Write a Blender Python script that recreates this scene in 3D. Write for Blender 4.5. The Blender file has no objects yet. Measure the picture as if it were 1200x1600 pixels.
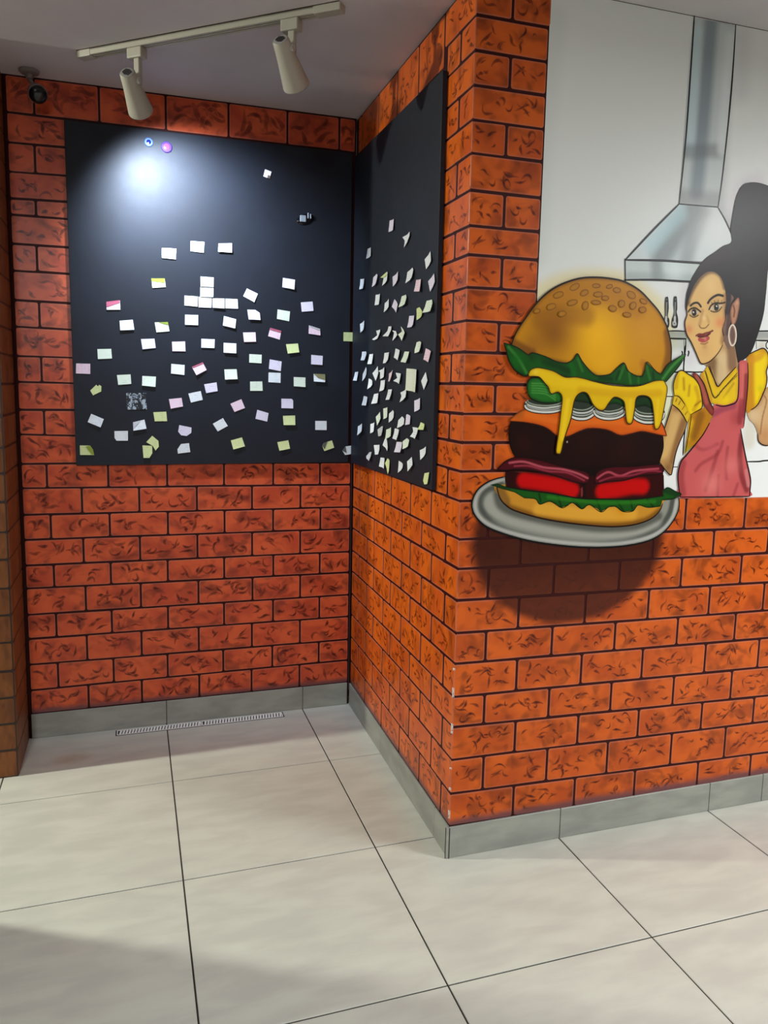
import bpy, math, random
import numpy as np
from mathutils import Vector, Matrix
from mathutils.geometry import delaunay_2d_cdt

random.seed(7); rng = np.random.default_rng(7)
S = bpy.context.scene; COL = S.collection
# ------------------------------------------------------------------ camera, world, light, exposure
CAMP = (-0.9179, -2.0619, 1.4700)
yaw, pitch, roll = -0.3124, -0.1309, -0.0193
cd = bpy.data.cameras.new('camera'); cam = bpy.data.objects.new('camera', cd); COL.objects.link(cam)
cd.sensor_fit = 'HORIZONTAL'; cd.sensor_width = 36; cd.lens = 36*1199.83/1200
cd.shift_x = (600-590.96)/1200; cd.shift_y = -(800-761.77)/1200; cd.clip_start = .02
R3 = Matrix.Rotation(yaw, 3, 'Z') @ Matrix.Rotation(pitch, 3, 'X') @ Matrix.Rotation(roll, 3, 'Y') @ Matrix.Rotation(math.pi/2, 3, 'X')
cam.matrix_world = Matrix.Translation(CAMP) @ R3.to_4x4()
S.camera = cam
wd = bpy.data.worlds.new('world'); S.world = wd; wd.use_nodes = True
wd.node_tree.nodes['Background'].inputs[0].default_value = (.9, .95, 1, 1)
wd.node_tree.nodes['Background'].inputs[1].default_value = .02
S.view_settings.view_transform = 'Standard'; S.view_settings.look = 'None'
S.view_settings.gamma = 1; S.view_settings.use_curve_mapping = False; S.view_settings.exposure = 0.0

def lamp(name, kind, loc, power, col, aim=None, **k):
    l = bpy.data.lights.new(name, kind); o = bpy.data.objects.new(name, l); COL.objects.link(o)
    o.location = loc; l.energy = power; l.color = col
    for a, v in k.items(): setattr(l, a, v)
    if aim is not None:
        o.rotation_euler = (Vector(aim)-Vector(loc)).to_track_quat('-Z', 'Y').to_euler()
    return o
H = 2.59
lamp('ceiling_lamp_left', 'AREA', (-2.85, .90, 2.50), 92, (.97, 1, .86), aim=(-1.2, .2, 0), shape='DISK', size=.10)
lamp('ceiling_lamp_right', 'AREA', (2.3, -1.75, 2.50), 108, (.97, .99, 1), shape='DISK', size=.8)
lamp('ceiling_lamp_rear', 'SPOT', (-1.64, -2.95, 2.54), 400, (.96, .98, 1), aim=(-1.3, -2.1, 0), spot_size=math.radians(158), spot_blend=.75, shadow_soft_size=.25)

# ------------------------------------------------------------------ helpers
def lin(c):
    return tuple(((v/255)/12.92 if v/255 <= .04045 else ((v/255+.055)/1.055)**2.4) for v in c[:3])
def lin4(c): return (*lin(c), 1)
WORLD = {}
def link(o, parent=None, loc=(0, 0, 0)):
    COL.objects.link(o)
    WORLD[o.name] = Vector(loc)
    if parent is not None:
        o.parent = parent; o.location = Vector(loc)-WORLD[parent.name]
    else: o.location = loc
    return o
def mesh_obj(name, V, F, mat, parent=None, origin=None, smooth=False, cols=None, uvs=None, attr=None):
    V = np.asarray(V, float)
    if origin is None: origin = (V.max(0)+V.min(0))/2
    me = bpy.data.meshes.new(name); me.from_pydata((V-np.asarray(origin)).tolist(), [], F)
    if cols is not None:
        a = me.color_attributes.new('Col', 'FLOAT_COLOR', 'POINT'); a.data.foreach_set('color', np.asarray(cols, 'f').ravel())
    if uvs is not None:
        u = me.uv_layers.new(name='UVMap'); idx = np.empty(len(me.loops), 'i'); me.loops.foreach_get('vertex_index', idx)
        u.data.foreach_set('uv', np.asarray(uvs, 'f')[idx].ravel())
    if smooth: me.polygons.foreach_set('use_smooth', [True]*len(me.polygons))
    if mat: me.materials.append(mat)
    me.update()
    o = bpy.data.objects.new(name, me)
    return link(o, parent, tuple(origin))
def thing(name, loc, label, cat, group=None):
    o = bpy.data.objects.new(name, None); o.empty_display_size = .05
    link(o, None, loc); o['label'] = label; o['category'] = cat
    if group: o['group'] = group
    return o
def tag(o, label, cat, group=None):
    o['label'] = label; o['category'] = cat
    if group: o['group'] = group
    return o
def struct(o): o['kind'] = 'structure'; return o
class G:
    """tiny mesh collector"""
    def __init__(s): s.V = []; s.F = []
    def add(s, V, F):
        n = len(s.V); s.V += [tuple(v) for v in V]; s.F += [tuple(i+n for i in f) for f in F]; return s
    def box(s, a, b, M=None):
        x0, y0, z0 = a; x1, y1, z1 = b
        V = [(x0, y0, z0), (x1, y0, z0), (x1, y1, z0), (x0, y1, z0), (x0, y0, z1), (x1, y0, z1), (x1, y1, z1), (x0, y1, z1)]
        if M is not None: V = [M @ Vector(v) for v in V]
        return s.add(V, [(0, 3, 2, 1), (4, 5, 6, 7), (0, 1, 5, 4), (1, 2, 6, 5), (2, 3, 7, 6), (3, 0, 4, 7)])
    def lathe(s, prof, o, axis, n=32, caps=True):
        a = Vector(axis).normalized(); t = a.orthogonal().normalized(); b = a.cross(t); o = Vector(o); V = []; F = []
        for r, h in prof:
            for i in range(n):
                w = 2*math.pi*i/n; V.append(o+a*h+(t*math.cos(w)+b*math.sin(w))*r)
        for j in range(len(prof)-1):
            for i in range(n):
                F.append((j*n+i, j*n+(i+1) % n, (j+1)*n+(i+1) % n, (j+1)*n+i))
        if caps: F.append(tuple(range(n-1, -1, -1))); F.append(tuple((len(prof)-1)*n+i for i in range(n)))
        return s.add(V, F)
    def obj(s, name, mat, parent=None, **k): return mesh_obj(name, s.V, s.F, mat, parent, **k)
def bevel(o, w, seg=2):
    m = o.modifiers.new('bevel', 'BEVEL'); m.width = w; m.segments = seg; m.limit_method = 'ANGLE'; return o

# ------------------------------------------------------------------ materials
def mat(name, col=(128, 128, 128), rough=.5, metal=0, spec=.5, emit=None, es=0):
    m = bpy.data.materials.new(name); m.use_nodes = True; b = m.node_tree.nodes['Principled BSDF']
    b.inputs['Base Color'].default_value = lin4(col); b.inputs['Roughness'].default_value = rough
    b.inputs['Metallic'].default_value = metal; b.inputs['Specular IOR Level'].default_value = spec
    if emit: b.inputs['Emission Color'].default_value = lin4(emit); b.inputs['Emission Strength'].default_value = es
    return m
class NT:
    def __init__(s, m): s.t = m.node_tree; s.b = s.t.nodes['Principled BSDF']
    def n(s, typ, **k):
        x = s.t.nodes.new(typ)
        for a, v in k.items():
            if hasattr(x, a): setattr(x, a, v)
        return x
    def put(s, sock, v):
        if isinstance(v, bpy.types.NodeSocket): s.t.links.new(v, sock)
        else: sock.default_value = v
    def math(s, op, a, b=0., c=0., clamp=False):
        x = s.n('ShaderNodeMath', operation=op, use_clamp=clamp); s.put(x.inputs[0], a); s.put(x.inputs[1], b); s.put(x.inputs[2], c); return x.outputs[0]
    def mix(s, f, a, b, blend='MIX'):
        x = s.n('ShaderNodeMix', data_type='RGBA', blend_type=blend); s.put(x.inputs['Factor'], f); s.put(x.inputs[6], a); s.put(x.inputs[7], b); return x.outputs[2]
    def noise(s, vec, scale, detail=2, dist=0, w=None, rough=.5):
        x = s.n('ShaderNodeTexNoise'); 
        if w is not None: x.noise_dimensions = '4D'; s.put(x.inputs['W'], w)
        s.put(x.inputs['Vector'], vec); x.inputs['Scale'].default_value = scale; x.inputs['Detail'].default_value = detail
        x.inputs['Distortion'].default_value = dist; x.inputs['Roughness'].default_value = rough; return x.outputs['Fac']
    def ramp(s, f, lo, hi):  # smoothstep lo->hi
        x = s.n('ShaderNodeMapRange', interpolation_type='SMOOTHSTEP'); s.put(x.inputs[0], f)
        x.inputs[1].default_value = lo; x.inputs[2].default_value = hi; return x.outputs[0]
    def mapping(s, vec, scale=(1, 1, 1), loc=(0, 0, 0)):
        x = s.n('ShaderNodeMapping'); s.put(x.inputs[0], vec); x.inputs['Scale'].default_value = scale; x.inputs['Location'].default_value = loc; return x.outputs[0]
    def bump(s, h, strength=.3, dist=.001):
        x = s.n('ShaderNodeBump'); s.put(x.inputs['Height'], h); x.inputs['Strength'].default_value = strength; x.inputs['Distance'].default_value = dist
        s.t.links.new(x.outputs[0], s.b.inputs['Normal'])

def brick_mat(name, A, B, stroke, sm, sx, sy, str_amt, shadow=None, rough=.40, wid=.020, dusty=True, rim=(186, 116, 96)):
    m = mat(name, rough=rough, spec=.28); t = NT(m); uv = t.n('ShaderNodeUVMap').outputs[0]
    rnd = t.math('MULTIPLY', t.n('ShaderNodeObjectInfo').outputs['Random'], 57.)
    v = t.mapping(uv, (sx, sy, 1))
    base = t.mix(t.ramp(t.noise(v, 9, 2, .5, rnd), .38, .66), lin4(A), lin4(B))
    smk = t.ramp(t.noise(v, 14, 2, .8, t.math('ADD', rnd, 9.)), .48, .70)
    base = t.mix(t.math('MULTIPLY', smk, .75), base, lin4(sm))
    at = t.n('ShaderNodeSeparateColor'); t.put(at.inputs[0], t.n('ShaderNodeAttribute', attribute_name='Col').outputs['Color'])
    halo = t.ramp(t.noise(v, 13, 1, .8, t.math('ADD', rnd, 31.)), .55, .72)
    base = t.mix(t.math('MULTIPLY', halo, .35), base, lin4(stroke))
    base = t.mix(t.math('MULTIPLY', at.outputs[1], str_amt), base, lin4(stroke))
    base = t.mix(t.math('MULTIPLY', at.outputs[0], .5), base, lin4(rim))
    sep = t.n('ShaderNodeSeparateXYZ'); t.put(sep.inputs[0], uv)
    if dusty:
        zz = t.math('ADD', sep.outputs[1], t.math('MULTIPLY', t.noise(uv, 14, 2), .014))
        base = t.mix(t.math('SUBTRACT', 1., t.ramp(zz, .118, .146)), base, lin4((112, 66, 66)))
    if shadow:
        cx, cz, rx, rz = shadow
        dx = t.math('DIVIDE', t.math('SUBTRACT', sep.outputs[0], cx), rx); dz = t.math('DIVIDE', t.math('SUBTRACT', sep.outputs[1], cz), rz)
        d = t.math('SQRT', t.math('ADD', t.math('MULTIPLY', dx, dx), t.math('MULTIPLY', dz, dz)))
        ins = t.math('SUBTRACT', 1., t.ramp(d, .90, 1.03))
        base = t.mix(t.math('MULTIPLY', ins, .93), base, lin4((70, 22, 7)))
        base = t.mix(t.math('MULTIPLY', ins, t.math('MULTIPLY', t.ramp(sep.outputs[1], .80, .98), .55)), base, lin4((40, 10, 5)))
    t.put(t.b.inputs['Base Color'], base)
    t.bump(t.noise(uv, 420, 2), .12, .001)
    return m
M = {}
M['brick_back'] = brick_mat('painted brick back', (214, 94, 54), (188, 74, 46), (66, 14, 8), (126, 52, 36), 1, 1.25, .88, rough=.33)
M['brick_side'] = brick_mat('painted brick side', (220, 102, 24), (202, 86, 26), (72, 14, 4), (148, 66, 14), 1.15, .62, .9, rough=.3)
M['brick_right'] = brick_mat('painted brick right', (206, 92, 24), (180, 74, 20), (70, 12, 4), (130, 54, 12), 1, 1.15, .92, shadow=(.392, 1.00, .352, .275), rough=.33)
M['brick_brown'] = brick_mat('painted brick brown', (128, 78, 40), (104, 60, 30), (60, 30, 14), (96, 56, 34), 2, .7, .3, dusty=False, rough=.45, rim=(110, 70, 40))
M['line'] = mat('dark painted joint', (50, 7, 6), .5, spec=.2)
M['line_brown'] = mat('dark brown joint', (40, 22, 12), .5)
def plain_noise(name, A, B, scale, rough=.5, bump=.1, det=4, mp=(1, 1, 1), spec=.5, bscale=60):
    m = mat(name, rough=rough, spec=spec); t = NT(m); c = t.n('ShaderNodeTexCoord').outputs['Object']
    g = t.n('ShaderNodeNewGeometry').outputs['Position']
    t.put(t.b.inputs['Base Color'], t.mix(t.ramp(t.noise(t.mapping(g, mp), scale, det, .3), .3, .7), lin4(A), lin4(B)))
    t.bump(t.noise(g, bscale, 3), bump, .001); return m
M['ceiling'] = plain_noise('ceiling paint', (206, 200, 202), (198, 192, 196), 3, .7, .1)
M['room'] = plain_noise('plain wall paint', (104, 96, 88), (96, 90, 82), 3, .7, .1)
M['tile'] = plain_noise('porcelain floor tile', (198, 199, 187), (186, 186, 176), 5, .30, .05, 5, (1, 3.2, 1))
t = NT(M['tile']); g = t.n('ShaderNodeNewGeometry').outputs['Position']; src = t.b.inputs['Base Color'].links[0].from_socket
sp = t.n('ShaderNodeVectorMath', operation='DISTANCE'); t.put(sp.inputs[0], t.mapping(g, (1, 1.6, 1))); sp.inputs[1].default_value = (-1.17, 1.0*1.6, 0)
st = t.math('MULTIPLY', t.math('SUBTRACT', 1., t.ramp(t.math('ADD', sp.outputs['Value'], t.math('MULTIPLY', t.noise(g, 18, 3), .10)), .05, .17)), .55)
t.put(t.b.inputs['Base Color'], t.mix(st, src, lin4((160, 128, 92))))
M['skirt'] = plain_noise('grey skirting tile', (156, 158, 148), (138, 140, 132), 7, .4, .08, 5, (1, 1, 3))
M['grout'] = mat('dark grout', (38, 34, 30), .8)
M['white_metal'] = mat('white enamel', (172, 167, 153), .45)
M['black_slot'] = mat('black slot', (10, 10, 10), .6)
M['steel'] = mat('brushed steel', (205, 205, 200), .35, .6)
M['copper'] = mat('track contact', (70, 50, 40), .4, .6)
M['lens'] = mat('lit lamp lens', (255, 255, 255), .3, emit=(225, 235, 255), es=1.2)
M['lens_off'] = mat('lamp lens', (240, 240, 240), .2, emit=(225, 235, 255), es=.4)
M['cctv'] = mat('grey white plastic', (128, 116, 112), .5)
M['cctv_dark'] = mat('black glossy dome', (6, 6, 7), .25)
m = mat('black board film', (19, 22, 27), .5, spec=.34); t = NT(m); g = t.n('ShaderNodeNewGeometry').outputs['Position']
t.put(t.b.inputs['Base Color'], t.mix(t.ramp(t.noise(g, 6, 4), .3, .7), lin4((14, 19, 30)), lin4((18, 24, 36))))
t.put(t.b.inputs['Roughness'], t.math('ADD', .58, t.math('MULTIPLY', t.noise(g, 30, 3), .08)))
t.bump(t.noise(g, 260, 2), .18, .001); M['board'] = m
m.node_tree.nodes['Principled BSDF'].inputs['Coat Weight'].default_value = .07; m.node_tree.nodes['Principled BSDF'].inputs['Coat Roughness'].default_value = .40
M['board_edge'] = mat('board edge', (30, 32, 36), .4)
m = mat('mural paint', rough=.36, spec=.2); t = NT(m)
t.put(t.b.inputs['Base Color'], t.n('ShaderNodeAttribute', attribute_name='Col').outputs['Color'])
g = t.n('ShaderNodeNewGeometry').outputs['Position']; t.bump(t.noise(g, 300, 2), .12, .001); M['mural'] = m
def note_mat(name, col, scrib=.35, ink=(96, 104, 128)):
    m = mat(name, col, .75, spec=.3); t = NT(m); u = t.n('ShaderNodeUVMap').outputs[0]
    sep = t.n('ShaderNodeSeparateXYZ'); t.put(sep.inputs[0], u)
    ln = t.ramp(t.math('SINE', t.math('MULTIPLY', sep.outputs[1], 820.)), .35, .9)
    br = t.ramp(t.noise(t.mapping(u, (160, 40, 1)), 1, 2), .46, .58)
    big = t.ramp(t.noise(u, 28, 1), .42, .55)
    t.put(t.b.inputs['Base Color'], t.mix(t.math('MULTIPLY', t.math('MULTIPLY', ln, t.math('MULTIPLY', br, big)), scrib), lin4(col), lin4(ink)))
    t.b.inputs['Roughness'].default_value = .75
    return m
NM = {'w': note_mat('white note', (226, 230, 232)), 'g': note_mat('pale green note', (218, 228, 208)), 'p': note_mat('pink note', (230, 202, 214)),
      'y': note_mat('yellow green note', (210, 219, 156)), 'v': note_mat('lavender note', (222, 214, 230)), 's': note_mat('shaded grey note', (184, 184, 186)),
      'L': note_mat('cream sheet', (220, 222, 202), .2), 'o': mat('olive green flap', (136, 152, 44), .7), 'm': mat('dusty rose flap', (176, 84, 108), .7),
      'b': mat('brown olive flap', (128, 124, 84), .7), 'd': mat('dark curl', (86, 86, 78), .7), 'l': mat('grey curl', (196, 192, 200), .7)}
m = mat('photo print', (120, 130, 140), .3); t = NT(m); u = t.n('ShaderNodeUVMap').outputs[0]
f = t.ramp(t.noise(t.mapping(u, (70, 45, 1)), 1, 3, 1.6, rough=.6), .50, .56)
t.put(t.b.inputs['Base Color'], t.mix(f, lin4((22, 26, 32)), lin4((158, 170, 180)))); NM['x'] = m

# ------------------------------------------------------------------ measured tables (metres on each wall: along, height; notes and mural in millimetres)
BACK = [
[0.0,1.352,[[0.104,0.104,0.207,0.212,[0.0,0.224,0.438,0.678,0.906,1.123,1.352]],[0.207,0.212,0.316,0.31,[0.0,0.109,0.326,0.546,0.782,0.999,1.212,1.352]],[0.316,0.31,0.425,0.42,[0.0,0.224,0.441,0.678,0.908,1.124,1.352]],[0.425,0.42,0.526,0.522,[0.0,0.109,0.324,0.551,0.787,1.002,1.213,1.352]],[0.526,0.522,0.635,0.627,[0.0,0.225,0.442,0.679,0.911,1.124,1.352]],[0.635,0.627,0.73,0.723,[0.0,0.107,0.325,0.553,0.789,1.003,1.213,1.352]],[0.73,0.723,0.835,0.829,[0.0,0.222,0.443,0.677,0.91,1.123,1.352]],[0.835,0.829,0.936,0.928,[0.0,0.102,0.326,0.557,0.792,1.002,1.214,1.352]],[0.936,0.928,1.043,1.031,[0.0,0.222,0.444,0.677,0.91,1.123,1.352]],[1.043,1.031,1.14,1.132,[0.0,0.094,0.325,0.557,0.791,1.002,1.21,1.352]]]],
[0.0,0.205,[[1.14,1.14,1.256,1.251,[0.0,0.215]],[1.256,1.251,1.353,1.353,[0.0,0.092,0.215]],[1.353,1.353,1.46,1.459,[0.0,0.215]],[1.46,1.459,1.56,1.559,[0.0,0.089,0.215]],[1.56,1.559,1.671,1.668,[0.0,0.215]],[1.671,1.668,1.771,1.769,[0.0,0.089,0.215]],[1.771,1.769,1.882,1.882,[0.0,0.215]],[1.882,1.882,1.982,1.981,[0.0,0.088,0.215]],[1.982,1.981,2.087,2.088,[0.0,0.215]],[2.087,2.088,2.147,2.151,[0.0,0.091,0.215]],[2.147,2.151,2.243,2.248,[0.0,0.215]],[2.243,2.248,2.349,2.351,[0.0,0.094,0.215]],[2.349,2.351,2.455,2.454,[0.0,0.215]]]],
[0,1.35,[[2.455,2.452,2.588,2.588,[0.0,0.098,0.328,0.575,0.819,1.059,1.28,1.352]]]]]
SIDE = [
[0.0,1.0,[[0.104,0.104,0.214,0.214,[0.0,0.084,0.29,0.508,0.736,0.982,1.222]],[0.214,0.214,0.326,0.326,[0.0,0.182,0.406,0.638,0.874,1.098,1.222]],[0.326,0.326,0.433,0.433,[0.0,0.09,0.299,0.515,0.741,0.982,1.222]],[0.433,0.433,0.53,0.53,[0.0,0.197,0.416,0.646,0.877,1.102,1.222]],[0.53,0.53,0.636,0.636,[0.0,0.096,0.308,0.522,0.745,0.982,1.222]],[0.636,0.636,0.732,0.732,[0.0,0.212,0.426,0.653,0.881,1.106,1.222]],[0.732,0.732,0.834,0.834,[0.0,0.102,0.317,0.528,0.749,0.982,1.222]],[0.834,0.834,0.932,0.932,[0.0,0.227,0.437,0.661,0.884,1.111,1.222]],[0.932,0.932,1.022,1.022,[0.0,0.108,0.326,0.535,0.753,0.981,1.222]],[1.022,1.022,1.137,1.137,[0.0,0.243,0.447,0.668,0.887,1.115,1.222]]]],
[0.0,1.0,[[1.137,1.137,1.226,1.226,[0.0,0.108,0.215]],[1.226,1.226,1.311,1.311,[0.0,0.215]],[1.311,1.311,1.395,1.395,[0.0,0.108,0.215]],[1.395,1.395,1.483,1.483,[0.0,0.215]],[1.483,1.483,1.574,1.574,[0.0,0.108,0.215]],[1.574,1.574,1.662,1.662,[0.0,0.215]],[1.662,1.662,1.756,1.756,[0.0,0.108,0.215]],[1.756,1.756,1.846,1.846,[0.0,0.215]],[1.846,1.846,1.926,1.926,[0.0,0.108,0.215]],[1.926,1.926,2.022,2.022,[0.0,0.215]],[2.022,2.022,2.122,2.122,[0.0,0.108,0.215]],[2.122,2.122,2.211,2.211,[0.0,0.215]],[2.211,2.211,2.302,2.302,[0.0,0.108,0.215]],[2.302,2.302,2.392,2.392,[0.0,0.215]],[2.392,2.392,2.483,2.483,[0.0,0.108,0.215]]]],
[0,1.2,[[2.43,2.43,2.588,2.588,[0.24,0.469,0.694,0.926,1.169,1.222]],[2.483,2.483,2.588,2.588,[0,0.24]]]]]
RIGHT = [
[0.0,1.2,[[0.104,0.09,0.214,0.185,[0.0,0.227,0.452,0.686,0.946,1.176,1.416,1.656,1.896]],[0.214,0.185,0.326,0.303,[0.0,0.116,0.343,0.571,0.826,1.054,1.294,1.534,1.774]],[0.326,0.303,0.433,0.401,[0.0,0.223,0.452,0.685,0.944,1.169,1.409,1.649,1.889]],[0.433,0.401,0.53,0.509,[0.0,0.111,0.339,0.571,0.818,1.061,1.301,1.541,1.781]],[0.53,0.509,0.636,0.616,[0.0,0.219,0.452,0.685,0.94,1.169,1.409,1.649,1.889]],[0.636,0.616,0.732,0.717,[0.0,0.108,0.339,0.572,0.817,1.057,1.297,1.537,1.777]],[0.732,0.717,0.834,0.819,[0.0,0.216,0.454,0.694,0.939,1.17,1.41,1.65,1.89]],[0.834,0.819,0.932,0.924,[0.0,0.108,0.334,0.574,0.816,1.062,1.302,1.542,1.782]],[0.932,0.924,1.022,1.012,[0.0,0.212,0.454,0.695,0.938,1.168,1.408,1.648,1.888]],[1.022,1.012,1.137,1.124,[0.0,0.099,0.323,0.562,0.816,1.059,1.299,1.539,1.779]]]],
[0.0,1.0,[[1.137,1.137,1.226,1.226,[0.0,0.33]],[1.226,1.226,1.311,1.311,[0.0,0.108,0.33]],[1.311,1.311,1.395,1.395,[0.0,0.33]],[1.395,1.395,1.483,1.483,[0.0,0.107,0.33]],[1.483,1.483,1.574,1.574,[0.0,0.33]],[1.574,1.574,1.662,1.662,[0.0,0.111,0.33]],[1.662,1.662,1.756,1.756,[0.0,0.232]],[1.756,1.756,1.846,1.846,[0.0,0.113,0.232]],[1.846,1.846,1.926,1.926,[0.0,0.232]],[1.926,1.926,2.022,2.022,[0.0,0.113,0.232]],[2.022,2.022,2.122,2.122,[0.0,0.232]],[2.122,2.122,2.211,2.211,[0.0,0.111,0.232]],[2.211,2.211,2.302,2.302,[0.0,0.232]],[2.302,2.302,2.392,2.392,[0.0,0.115,0.232]],[2.392,2.392,2.483,2.483,[0.0,0.232]]]],
[0,1,[[2.483,2.488,2.588,2.588,[0,0.116,0.238]]]]]
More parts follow.
